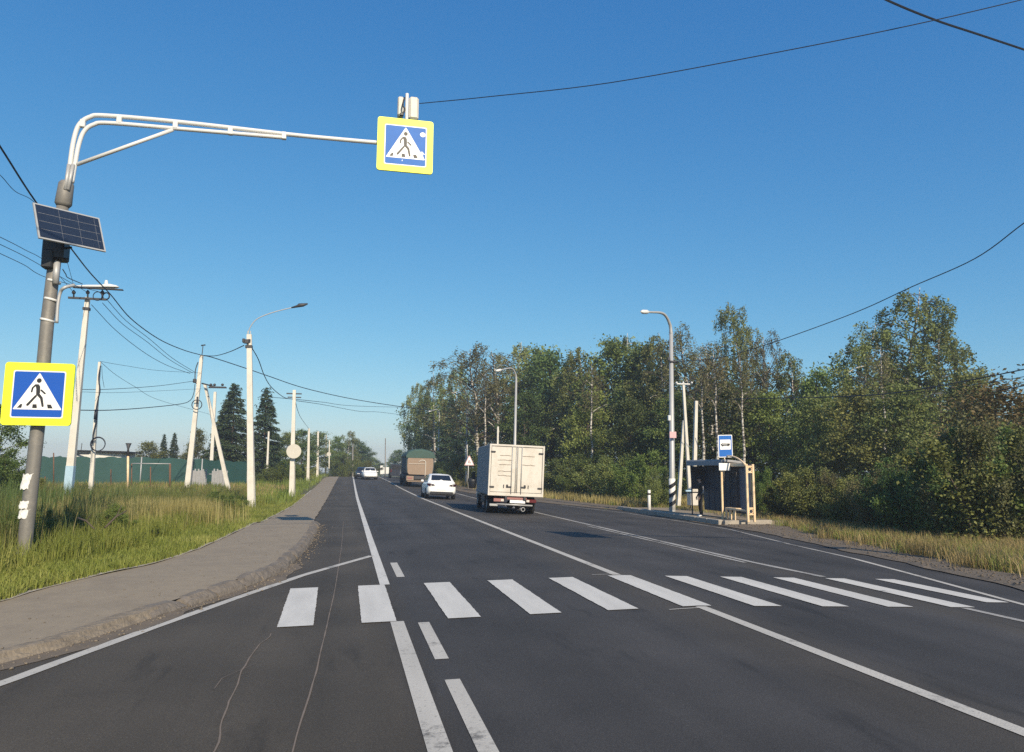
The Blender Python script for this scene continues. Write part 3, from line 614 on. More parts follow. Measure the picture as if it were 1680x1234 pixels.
mb.build('busbar', 'galv', sp)
mb = MB(); mb.tube([q(.45, .6)+nrm*.03, px(96, 398)], .03, 8); mb.build('bracket', 'dark_metal', sp); mb = MB(); mb.tube([q(.45, .2)+nrm*.03, px(101, 352)], .02, 8); mb.build('bracket', 'dark_metal', sp)
crossing_sign(px(62.5, 646.5, -.22), 1.10, 'yellow bordered pedestrian crossing sign strapped low on the grey pole beside the grass')
crossing_sign(px(665, 238.5, -.10), 1.13, 'yellow bordered pedestrian crossing sign with white spots hanging over the road from the arm', 'sign_blue_light', True)
bk = thing('beacon_unit', 'pair of cream beacon housings on a short mast above the overhead crossing sign', 'signal', px(665, 200, .12))
mb = MB(); mb.tube([px(666, 250, .10), px(668, 154, .10)], .035, 8); mb.build('mast', 'white_metal', bk)
mb = MB(); mb.bbox(px(678.5, 180, .16), (.20, .2, .50), .04); mb.build('housing', 'truck_white', bk)
mb = MB(); mb.bbox(px(657, 177, .16), (.12, .2, .42), .03); mb.build('housing', 'truck_white', bk)
mb = MB(); mb.tube(spl([px(664, 160, -.02), px(661, 172, -.05), px(664, 180, -.05), px(659, 190, -.05)]), .018, 6); mb.bbox(px(659, 188, -.04), (.08, .06, .06), .01); mb.build('wiring', 'black', bk)
# torn notices on the pole
def notice(cu, cv, w, h, label, seed):
    rr = random.Random(seed); mb = MB(); c = px(cu, cv); n = 9; rows = 6; Vn = []
    for j in range(rows):
        for i in range(n):
            a = (i/(n-1)-.5)*w/.12; a *= 1+.18*math.sin(j*2.1+seed)*(abs(i-(n-1)/2) > 2)
            zz = (.5-j/(rows-1))*h*(1+.12*math.sin(i*1.9+seed)); lean = zz*.13
            Vn.append((c[0]+lean+.119*math.sin(a), c[1]-.119*math.cos(a)-.002-.008*rr.random(), c[2]+zz))
    mb.add(Vn, [(j*n+i, j*n+i+1, (j+1)*n+i+1, (j+1)*n+i) for j in range(rows-1) for i in range(n-1)])
    tag(recenter(mb.build('paper_notice', 'paper')), label, 'notice')
notice(48, 790, .2, .26, 'upper square white paper notice pasted on the grey pole below the crossing sign', 1)
notice(44, 828, .19, .13, 'torn narrow strip of white paper in the middle of the grey pole notices', 2)
notice(43.5, 843, .21, .15, 'lowest ragged white paper notice on the grey pole just above the grass', 5)
# mirror gantry on the far side of the road, outside the frame (its shadow falls across the bus bay)
bx, by = 15.0, 6.35
g2 = thing('crossing_gantry', 'matching crossing gantry on the right verge whose shadow crosses the bus bay', 'sign gantry', (bx, by, G(bx, by)))
z0 = G(bx, by)
mb = MB(); mb.tube([(bx, by, z0-.5), (bx, by, z0+7.4)], [.16, .12], 16); mb.build('pole', 'steel_pole', g2)
mb = MB(); mb.tube(spl([(bx, by, z0+7.3), (bx-.1, by, z0+8.2), (bx-.7, by, z0+8.9), (bx-2, by, z0+9.0), (9.0, by, z0+9.0)]), .045, 10); mb.build('arm', 'white_metal', g2)
crossing_sign((9.2, by-.1, z0+9.0), 1.13, 'crossing sign over the right lanes that casts the dark patch behind the truck')
# ------------------------------------------------------------------ posts, lamps, cables
def cpole(name, label, u0, v0, u1, v1, Yd, w0, w1, group=None, mat_='concrete', square=True, cat='utility pole', n=None):
    a, b = at(u0, v0, Yd), at(u1, v1, Yd); t = thing(name, label, cat, a, group=group)
    d = (b-a)/np.linalg.norm(b-a)
    if square: w0, w1 = w0*.84, w1*.84
    mb = MB(); mb.tube([a-d*.8, a, b], [w0, w0, w1], 4 if square else 12, ph=math.pi/4 if square else 0); mb.build('post', mat_, t)
    return t, a, b, d
# near white pole with the lamp and crossarm
t, a, b, d = cpole('utility_pole', 'white concrete pole with blue painted foot standing just right of the yellow crossing sign', 111, 818, 144, 488, 37, .27, .15)
pa = t
mb = MB(); mb.tube([a-d*.1, a+d*1.45], [.235, .226], 4, ph=math.pi/4); mb.build('painted_foot', 'blue_paint', t)
mb = MB(); c = at(144, 491, 37); mb.box(at(143.5, 490, 36.8), (1.6, .09, .09)); 
for u in (121, 144, 168): mb.tube([at(u, 489, 36.8), at(u, 476, 36.8)], .035, 6); mb.sphere(at(u, 480, 36.8), .09, 8, 5)
mb.build('crossarm', 'dark_metal', t)
mb = MB(); mb.tube([at(142, 507, 37)-d*.06, at(142, 507, 37)+d*.06], .19, 4, ph=math.pi/4); mb.build('strap', 'dark_metal', t)
mb = MB(); mb.torus(at(174, 486, 36.8), .16, .03, (.3, 1, 0)); mb.torus(at(160, 486, 36.7), .2, .02, (.2, 1, .1)); mb.build('cable_loop', 'cable', t)
lt = thing('street_lamp', 'flat white lamp head on a short bracket above the crossarm of the nearest white pole', 'street lamp', at(150, 473, 36.6))
mb = MB(); L0, L1 = at(119, 471, 36.6), at(195, 472.5, 36.6); ax = (L1-L0)/np.linalg.norm(L1-L0)
rings = []
for s, w, h in ((0, .05, .05), (.3, .09, .10), (.62, .11, .12), (.68, .17, .16), (.8, .2, .17), (.95, .16, .10), (1, .05, .03)):
    p = L0+(L1-L0)*s; rings.append([(p[0], p[1]+w*math.cos(k), p[2]+.03+h*.9*max(-.25, math.sin(k))) for k in np.linspace(0, 2*math.pi, 12, endpoint=False)])
mb.loft(rings); mb.build('lamp_head', 'white_metal', lt)
mb = MB(); mb.box((L0+L1)/2+np.array([.1, 0, -.05]), (2.1, .2, .04)); mb.build('underside', 'dark_metal', lt)
mb = MB(); mb.tube([at(174, 470, 36.6), at(174.5, 460, 36.6)], [.11, .06], 10); mb.build('sensor', 'white_metal', lt)
# thin pole with coil behind it
t, a, b, d = cpole('utility_pole', 'thin pale pole carrying a black cable coil in front of the green fence', 148, 818, 163.5, 594, 39, .16, .09)
mb = MB(); mb.torus(at(160.5, 728.5, 38.7), .33, .022, (.1, 1, 0), 28); mb.torus(at(161, 729, 38.68), .31, .018, (.12, 1, .05), 28); mb.build('cable_coil', 'cable', t)
mb = MB(); mb.tube(spl([at(165, 600, 38.8), at(162, 620, 38.8), at(164, 640, 38.8), at(161, 655, 38.8), at(158, 672, 38.8), at(158, 690, 38.8), at(153, 712, 38.8), at(152, 728, 38.8)]), .03, 6)
mb.tube([at(158, 672, 38.75), at(156, 688, 38.75)], .07, 8); mb.build('hanging_cable', 'cable', t)
# braced pair
t, a, b, d = cpole('utility_pole', 'leaning concrete pole with a diagonal prop and a small cable ring', 307, 804, 331, 583, 50, .27, .16)
p0, p1 = at(375, 802, 50.6), at(344, 665, 50.2); p2 = p1+(p1-p0)*.25
mb = MB(); mb.tube([p0-(p1-p0)*.1, p0, p2], [.17, .17, .12], 4, ph=math.pi/4); mb.build('prop', 'concrete', t)
mb = MB(); mb.tube([at(331, 586, 50), at(333, 568, 50)], .025, 6); mb.tube([at(330, 567, 50), at(337, 566, 50)], .045, 6); mb.build('top_pin', 'dark_metal', t)
mb = MB(); mb.torus(at(323, 664, 49.6), .30, .028, (.1, 1, 0), 24); mb.tube([at(324, 651, 49.6), at(323.5, 662, 49.6)], .05, 6); mb.build('cable_coil', 'cable', t)
mb = MB(); mb.tube([at(331, 629, 49.7), at(350, 634, 49.5)], .05, 6); mb.box(at(357, 635, 49.5), (1.0, .07, .07)); 
for u in (346, 352, 365): mb.sphere(at(u, 631.5, 49.5), .09, 7, 5)
mb.tube([at(342, 636, 49.3), at(372, 636.5, 49.3)], .04, 5)
mb.tube(spl([at(325, 594, 49.7), at(321, 606, 49.7), at(320, 620, 49.7), at(322, 630, 49.7)]), .03, 6); mb.bbox(at(319.5, 625, 49.6), (.2, .2, .25), .03); mb.build('crossarm', 'dark_metal', t)
t, a, b, d = cpole('utility_pole', 'pale pole with blue tinted foot behind the braced concrete pole', 345, 800, 353, 643, 62, .22, .16)
mb = MB(); mb.tube([a-d*.2, a+d*1.7], [.195, .187], 4, ph=math.pi/4); mb.build('painted_foot', 'blue_paint', t)
# pole with lamp beside the sidewalk
t, a, b, d = cpole('utility_pole', 'tall straight concrete lamp pole at the edge of the sidewalk in front of the spruces', 412, 836, 409, 549, 33.5, .23, .17)
mb = MB(); mb.tube([at(416, 836, 33.7)-np.array([0, 0, .4]), at(412, 700, 33.7)], [.16, .14], 4, ph=.785); mb.build('back_post', 'concrete', t)
mb = MB(); mb.tube([at(408.5, 567, 33.5), at(408.5, 571, 33.5)], .2, 4, ph=.785); mb.tube([at(398, 559, 33.3), at(411, 558, 33.3)], .05, 6); mb.bbox(at(404, 561, 33.3), (.22, .14, .14), .02); mb.bbox(at(400, 559, 33.3), (.12, .14, .18), .02); mb.build('cable_bracket', 'dark_metal', t)
mb = MB(); mb.tube(spl([at(407, 556, 33.5), at(408, 543, 33.5), at(415, 530, 33.5), at(426, 521, 33.5), at(450, 512, 33.5), at(482, 504, 33.5)]), .022, 6)
for u in (406.5, 411): mb.tube([at(u, 552, 33.5), at(u, 543, 33.5)], .02, 5)
mb.build('lamp_arm', 'galv', t)
mb = MB(); P = [at(478, 505, 33.5), at(488, 502.5, 33.5), at(491, 501, 33.5), at(497, 500.5, 33.5), at(505, 498.5, 33.5)]; mb.tube(P, [.03, .06, .09, .08, .03], 8); mb.build('lamp_head', 'dark_metal', t)
# pole with round sign and the row beyond
t, a, b, d = cpole('utility_pole', 'concrete pole carrying the larger round sign back beside the sidewalk', 478, 815, 483, 640, 47, .24, .15)
mb = MB(); mb.tube([at(482.5, 815, 47.2), at(481, 700, 47.2)], [.09, .09], 6); mb.build('back_post', 'concrete', t)
mb = MB(); mb.box(at(482.5, 646, 47), (.9, .08, .07)); mb.box(at(483, 652, 47), (.8, .08, .06)); mb.build('crossarm', 'dark_metal', t)
def round_sign(u, v, Yd, r, label):
    c = at(u, v, Yd); t = thing('round_sign', label, 'road sign', c)
    mb = MB(); mb.tube([c, c+np.array([0, .02, 0])], r, 32); mb.build('disc', 'disc_cream', t)
    mb = MB(); mb.box(c+np.array([0, .06, 0]), (r*1.2, .06, .05)); mb.build('clamp', 'galv', t)
round_sign(482, 740.5, 46.6, .43, 'larger round pale sign back on the pole beside the sidewalk')
for (u0, v0, u1, v1, Yd, lb) in ((505, 795, 507, 703, 84, 'nearest of the three slim white poles beyond the larger round sign'), (520.5, 787, 522, 708, 102, 'middle of the three slim white poles beyond the larger round sign'),
                            (534, 781, 535.5, 714, 122, 'farthest of the three slim white poles beside the smaller round sign')):
    cpole('utility_pole', lb, u0, v0, u1, v1, Yd, .26, .17, 'slim poles along the left verge')
cpole('utility_pole', 'short pale pole standing in front of the second spruce', 438, 775, 441, 708, 74, .15, .12)
cpole('utility_pole', 'thin short post right behind the smaller round sign', 540, 760, 540.5, 722, 118, .14, .12)
round_sign(539.5, 745, 116, .30, 'smaller round pale sign far along the left verge')
for u, v0, v1, Yd, lb in ((578.5, 782, 728, 118, 'slim grey lamp post at the left road edge in the far distance'), (632, 776, 719, 150, 'lone thin dark post in the gap of sky at the end of the road')):
    cpole('lamp_post', lb, u, v0, u+.4, v1, Yd, .13, .09, None, 'steel_pole', False, 'lamp post')
# right-hand lamp posts
def lamp_post(lb, u0, v0, u1, v1, hu, hv, Yd, w0, striped=False):
    t, a, b, d = cpole('lamp_post', lb, u0, v0, u1, v1, Yd, w0, w0*.6, 'lamp posts along the right verge', 'galv', False, 'lamp post')
    h = at(hu, hv, Yd-1.2); m_ = b+np.array([0, 0, .1])
    mb = MB(); P = spl([b-d*.1, b+d*.35+(h-b)*.06, b+d*.55+(h-b)*.35+np.array([0, 0, .02]), h], 8); mb.tube(P, np.linspace(w0*.6, w0*.35, len(P)), 8); mb.build('arm', 'galv', t)
    e = (h-P[-4]); e = e/np.linalg.norm(e)
    mb = MB(); mb.tube([h-e*.1, h+e*.1, h+e*.45, h+e*.62], [.04, .10, .10, .03], 10); mb.build('lamp_head', 'white_metal', t)
    if striped:
        for k in range(3):
            mb = MB(); z = .22+k*.42; rg_ = []
            for q in (0, .2): rg_.append([tuple(a+d*(z+q+.11*math.cos(w_))+np.array([w0*1.05*math.cos(w_), w0*1.05*math.sin(w_), 0])) for w_ in np.linspace(0, 2*math.pi, 14, endpoint=False)])
            mb.loft(rg_, True, False, False); mb.build('black_band', 'sign_black', t)
        mb = MB(); mb.tube([a, a+d*1.45], w0*1.02, 12); mb.build('painted_foot', 'white_paint', t)
        mb = MB(); mb.bbox(at(1098, 686, Yd-.2), (.14, .12, .26), .02); mb.build('junction_box', 'white_metal', t)
        mb = MB(); mb.tube([at(1097, 593, Yd-.1), at(1112, 594, Yd-.1)], .05, 6); mb.bbox(at(1097, 589, Yd-.1), (.12, .1, .16), .02); mb.build('cable_bracket', 'dark_metal', t)
    return t
lamp_post('nearest tall lamp post with black and white striped foot left of the bus shelter', 1103, 836, 1101, 545, 1063, 512, 33, .15, True)
lamp_post('tall lamp post rising directly behind the white box truck', 843, 808, 847, 622, 822, 607, 54, .13)
lamp_post('lamp post beside the pale triangular sign', 765, 795, 767, 655, 748, 644, 75, .13)
lamp_post('lamp post just right of the green tarp truck', 718, 784, 721, 682, 708, 674, 97, .13)
pl = MB(); pl.bbox(at(1104, 713.5, 32.7), (.34, .03, .30), .005); tag(recenter(pl.build('notice_plate', 'pink')), 'small pale plate fixed halfway up the striped lamp post', 'sign plate')
# old concrete posts behind the shelter
t, a, b, d = cpole('utility_pole', 'crooked white pole with a side prop standing between lamp post and bus shelter', 1131, 800, 1121, 632, 36, .13, .10)
mb = MB(); mb.tube([at(1113, 830, 36.3), at(1121.5, 690, 36.1)], [.13, .08], 4, ph=.785); mb.build('prop', 'concrete', t)
mb = MB(); mb.box(at(1121, 630, 36), (.75, .06, .06)); 
for u in (1110, 1121, 1135): mb.sphere(at(u, 628, 36), .06, 7, 5)
mb.build('crossarm', 'white_metal', t)
cpole('utility_pole', 'short thick cream post rising behind the roof of the bus shelter', 1138.5, 800, 1142, 658, 37, .17, .13)
cpole('utility_pole', 'white post top showing above the roof of the box truck', 815, 800, 817, 700, 62, .13, .12)
def cable(label, P, r=.02, n=7, group=None):
    pre = []; post = []; P = [np.array(p, float) for p in P]      # spans that leave the frame run on to posts out of sight
    off = lambda p: not (0 < 840+F*float(np.dot(p-np.array([0, 0, CH]), _r3))/float(np.dot(p-np.array([0, 0, CH]), _f)) < 1680 and 617-F*float(np.dot(p-np.array([0, 0, CH]), _u3))/float(np.dot(p-np.array([0, 0, CH]), _f)) > 0)
    if off(P[0]): e_ = (P[0]-P[1])/np.linalg.norm(P[0]-P[1]); pre = [P[0]+e_*14+np.array([0, 0, .6])]
    if off(P[-1]): e_ = (P[-1]-P[-2])/np.linalg.norm(P[-1]-P[-2]); post = [P[-1]+e_*14+np.array([0, 0, .6])]
    mb = MB(); mb.tube(pre+spl(P, n)+post, r, 5); tag(mb.build('cable', 'cable'), label, 'cable', group)
A = at
cable('thin cable running from the overhead beacons across the road to the upper right', [A(688, 170, 14.7), A(800, 159, 13.7), A(1000, 136, 12.4), A(1280, 85, 11.0), A(1530, 34, 10), A(1800, -30, 9.2)], .009)
cable('thick twisted cable crossing the top right corner of the sky', [A(1380, -40, 9.5), A(1455, 0, 9.8), A(1535, 33, 10.1), A(1610, 58, 10.4), A(1760, 108, 11)], .02)
cable('cable swooping down from the right edge to the striped lamp post', [A(1760, 310, 16), A(1680, 366, 18), A(1600, 424, 20), A(1495, 471, 23), A(1400, 514, 26), A(1265, 563, 29.5), A(1180, 587, 31.5), A(1103, 594, 33)], .018)
cable('upper dark cable in front of the trees at the right edge', [A(1760, 588, 20), A(1680, 606, 21), A(1600, 622, 23), A(1500, 640, 25), A(1400, 650, 28), A(1200, 655, 34)], .022)
cable('lower dark cable at the right edge above the rusty tree', [A(1760, 600, 20), A(1680, 618, 21), A(1600, 631, 23), A(1480, 648, 26)], .012)
cable('shortest dark cable end at the right edge of the trees', [A(1760, 618, 20), A(1680, 633, 21), A(1640, 640, 22)], .02)
cable('heavy cable from the upper left passing behind the solar panel to the braced pole', [A(-60, 150, 18), A(0, 240, 20), A(58, 330, 23), A(120, 412, 28), A(150, 450, 32), A(182, 484, 36.7), A(215, 523, 40), A(260, 556, 43), A(300, 574, 47), A(331, 583, 50)], .026)
cable('thin slack cable left of the solar panel', [A(-60, 230, 18), A(0, 287, 20), A(25, 314, 21), A(60, 336, 23), A(100, 400, 27), A(122, 472, 36)], .009)
for i, (v0, v1, lb) in enumerate(((389, 432, 'upper of three close cables at the left edge below the solar panel'), (401, 442, 'middle of three close cables at the left edge below the solar panel'), (416, 456, 'lowest of three close cables at the left edge below the solar panel'))):
    cable(lb, [A(-60, v0-28, 22), A(0, v0, 24), A(40, (v0+v1)/2-1, 27), A(78, v1, 30), A(121+23*i, 480, 36.8)], .011, 7, 'three cables at the left edge')
for i, (u0, v0, w0, w1, m1, m2, lb) in enumerate(((150, 500, 312, 613, 236, 578, 'lowest wire between the nearest white pole and the braced pole'), (168, 497, 316, 612, 240, 560, 'second lowest wire between the nearest white pole and the braced pole'),
        (174, 490, 320, 611, 245, 556, 'second highest wire between the nearest white pole and the braced pole'))):
    cable(lb, [A(u0, v0, 36.8), A((u0+m1)/2-3, (v0+m2)/2+3, 40), A(m1, m2, 43), A((m1+w0)/2, (m2+w1)/2+4, 46.5), A(w0, w1, 49.6)], .014, 7, 'wires between the nearest white pole and the braced pole')
cable('cable hanging from the braced pole up to the sidewalk lamp pole', [A(331, 583, 50), A(352, 584, 46), A(375, 578, 41), A(400, 567, 33.5)], .022)
cable('long cable from the braced pole crossing the road to the right-hand trees', [A(331, 583, 50), A(350, 587, 50.5), A(405, 605, 53), A(440, 617, 55), A(500, 637, 60), A(580, 655, 66), A(670, 669, 72), A(740, 677, 76), A(842, 684, 80)], .03)
cable('cable dropping from the sidewalk lamp pole to the round sign pole', [A(414, 572, 33.5), A(424, 590, 35), A(434, 617, 37.5), A(446, 636, 41), A(466, 652, 46), A(482, 655, 47)], .02)
cable('upper slack wire beyond the round sign pole', [A(448, 652, 60), A(482, 655, 47), A(530, 660, 60), A(580, 666, 75), A(670, 668.5, 100)], .018)
cable('lower slack wire beyond the round sign pole', [A(482, 657, 47), A(530, 664, 60), A(590, 675, 75), A(620, 676, 85), A(665, 681.5, 100)], .018)
cable('short wire dropping from the round sign pole to the next slim pole', [A(484, 656, 47), A(488, 672, 58), A(494, 686, 70), A(507, 704, 84)], .018)
cable('upper horizontal wire from the nearest white pole to the braced pole', [A(131, 639, 37), A(170, 639, 40), A(225, 636, 43), A(270, 632, 46), A(320, 625, 49.6)], .014)
cable('thick lower horizontal cable from the nearest white pole curving up to the braced pole', [A(127, 673, 37), A(180, 673, 40), A(240, 669, 44), A(295, 663, 48), A(312, 657, 49.4), A(318, 645, 49.5), A(320, 630, 49.6)], .022)
cable('faint thin wire between the horizontal cables on the left', [A(131, 643, 37), A(200, 644, 41), A(330, 638, 50)], .008)
cable('thin wire from the top of the coil pole sloping to the braced pole', [A(164, 593, 39), A(205, 600, 42), A(260, 608, 46), A(331, 612, 50)], .009)
cable('thin slack wire falling from the coil pole towards the pale pole', [A(164, 593, 39), A(190, 615, 42), A(222, 635, 46), A(260, 656, 52), A(345, 680, 62)], .010)
cable('thin drop wire beside the coil pole', [A(167, 600, 39), A(168, 618, 39), A(171, 636, 39)], .009)
cable('short twisted tail of cable between the grey pole and the lamp head', [A(103, 442, 30), A(108, 450, 32), A(112, 456, 34), A(135, 466, 36.6)], .02)
# ------------------------------------------------------------------ vehicles
def wheel(parent, x, y, r=.33, w=.22, dual=False, rimm='galv'):
    sgn = 1 if x > 0 else -1
    mb = MB()
    for k in ((0, 1) if dual else (0,)):
        xx = x-sgn*k*(w+.04); prof = [(-w/2, r*.62), (-w/2, r*.93), (-w*.38, r), (w*.38, r), (w/2, r*.93), (w/2, r*.62)]
        rings = [[(xx+a, y+b*math.cos(t), r+b*math.sin(t)) for a, b in prof] for t in np.linspace(0, 2*math.pi, 25)]
        mb.loft(rings, True, False, False)
    wh = mb.build('wheel', 'tyre', parent, True)
    mb = MB(); mb.cyl((x-sgn*.04, y, r), (x+sgn*w*.36, y, r), r*.63, 20)
    for k in range(5):
        a = 2*math.pi*k/5; mb.bbox((x+sgn*w*.38, y+r*.36*math.cos(a), r+r*.36*math.sin(a)), (.03, .09, .09), .01)
    mb.build('rim', rimm, wh, True)
def place(t, Yd, u, v=None, rz_=0., lean=True):
    x = float(at(u, 790, Yd)[0]); t.location = (x, Yd, float(rz(x, Yd))+.004)
    sl = .038 if x > XC else -.0135
    t.rotation_euler = (math.atan((float(zo(Yd+2))-float(zo(Yd-2)))/4), (sl if lean else 0), rz_)
def box_truck():
    t = thing('box_truck', 'white box truck with dented double rear doors driving away', 'truck')
    W, H, L, z0, zt = 2.24, 2.04, 4.6, .74, 2.78
    mb = MB(); mb.bbox((0, L/2+.03, (z0+zt)/2), (W, L, H), .03); mb.build('cargo_box', 'truck_side_shade', t, True)
    mb = MB()
    for x in (-W/2+.03, W/2-.03): mb.bbox((x, -.0, (z0+zt)/2), (.075, .10, H+.02), .012)
    mb.bbox((0, 0, zt-.03), (W-.13, .10, .08), .012); mb.bbox((0, 0, z0+.06), (W-.13, .11, .14), .015); mb.build('rear_frame', 'truck_white', t, True)
    for s in (-1, 1):
        mb = MB(); w = W/2-.09; c = s*(w/2+.006)
        nx_, nz_ = 10, 12; Vv = []
        for j in range(nz_+1):
            for i in range(nx_+1):
                dent = .006*math.sin(i*2.3+j*1.1+s)+.005*math.sin(j*3.1+i*.6)
                Vv.append((c-w/2+w*i/nx_, -.035-dent, z0+.15+(H-.24)*j/nz_))
        mb.add(Vv, [(j*(nx_+1)+i, j*(nx_+1)+i+1, (j+1)*(nx_+1)+i+1, (j+1)*(nx_+1)+i) for j in range(nz_) for i in range(nx_)], True)
        mb.box((c, -.008, (z0+.15+zt-.09)/2), (w, .03, H-.24))
        d = mb.build('rear_door', 'truck_white', t, True)
        for k, (zz, wd) in enumerate(((2.35, .45), (2.16, .62), (1.98, .5), (1.72, .55), (1.54, .58)) if s < 0 else ((2.34, .5), (2.0, .55))):
            mb = MB(); P = [(c-wd/2+wd*i/6-.05*s, -.046-.004*(i % 2), zz+random.uniform(-.015, .015)) for i in range(7)]; mb.tube(P, .007, 5); mb.build('crease', 'dump_tan', d, True)
        mb = MB(); mb.tube([(s*.20, -.06, z0+.08), (s*.20, -.06, zt-.05)], .018, 8); mb.tube([(s*.035, -.05, z0+.12), (s*.035, -.05, zt-.07)], .014, 6)
        mb.build('lock_bar', 'galv', d, True)
        mb = MB(); mb.bbox((s*.29, -.065, z0+.36), (.22, .03, .05), .008); mb.bbox((s*.36, -.06, z0+.39), (.07, .04, .12), .01); mb.bbox((s*.50, -.055, z0+.38), (.03, .02, .13), .006); mb.build('door_handle', 'dark_metal', d, True)
        for zz in (z0+.34, zt-.30):
            mb = MB(); mb.bbox((s*(W/2-.14), -.06, zz), (.19, .035, .06), .01); mb.build('hinge', 'dark_metal', d, True)
    mb = MB()
    for x in (-.38, .38): mb.bbox((x, 2.9, .66), (.09, 5.9, .16), .01)
    for y in (.12, 1.2, 2.6, 4.2): mb.bbox((0, y, .66), (.9, .08, .12), .01)
    mb.tube([(-.85, 1.35, .36), (.85, 1.35, .36)], .06, 8); mb.sphere((0, 1.35, .36), .17, 10, 7); mb.bbox((-.55, 2.6, .52), (.5, .9, .3), .05); mb.bbox((.55, 3.0, .52), (.4, .8, .28), .05)
    mb.build('chassis', 'dark_metal', t, True)
    mb = MB(); mb.tube([(-.75, .06, .40), (.72, .06, .38)], .035, 8); mb.bbox((-.86, .08, .36), (.34, .10, .10), .02); mb.build('bumper_bar', 'galv', t, True)
    mb = MB(); mb.torus((.34, .05, .22), .075, .014, (0, 1, 0), 14); mb.build('tow_ring', 'galv', t, True)
    mb = MB(); mb.bbox((.06, .05, .66), (.82, .03, .13), .008); mb.build('reflector_strip', 'dull_red', t, True)
    mb = MB(); mb.bbox((.10, .02, .52), (.62, .02, .125), .006); mb.build('number_plate', 'sign_white', t, True)
    for s in (-1, 1):
        mb = MB(); mb.bbox((s*.66, .05, .56), (.42, .06, .13), .015); tl = mb.build('tail_light', 'dull_red' if s < 0 else 'red_lamp', t, True)
        mb = MB(); mb.bbox((s*.52, .015, .56), (.12, .02, .09), .01); mb.build('lens', 'truck_white', tl, True)
        mb = MB(); mb.bbox((s*.80, 1.78, .42), (.5, .02, .44), .004); mb.build('mudflap', 'black', t, True)
        mb = MB(); mb.bbox((s*.98, 2.7, .52), (.05, 1.6, .34), .01); mb.build('side_guard', 'dark_metal', t, True)
        wheel(t, s*.90, 1.35, .36, .20, True); wheel(t, s*.90, 5.0, .36, .20)
    mb = MB()
    cab = [[(x*w, y, z) for x, z in ((-1, .45), (-1.02, 1.2), (-.95, zz), (.95, zz), (1.02, 1.2), (1, .45))] for y, w, zz in ((4.75, .98, 2.1), (5.6, .98, 2.15), (6.1, .94, 1.45), (6.6, .85, 1.2))]
    mb.loft(cab, False); mb.build('cab', 'truck_white', t, True)
    for s in (-1, 1):
        mb = MB(); mb.bbox((s*1.16, 5.75, 1.45), (.16, .06, .34), .02); mb.build('mirror', 'black', t, True)
    return t
tr = box_truck(); place(tr, 29.35, 844.5, rz_=R_(-4.0))
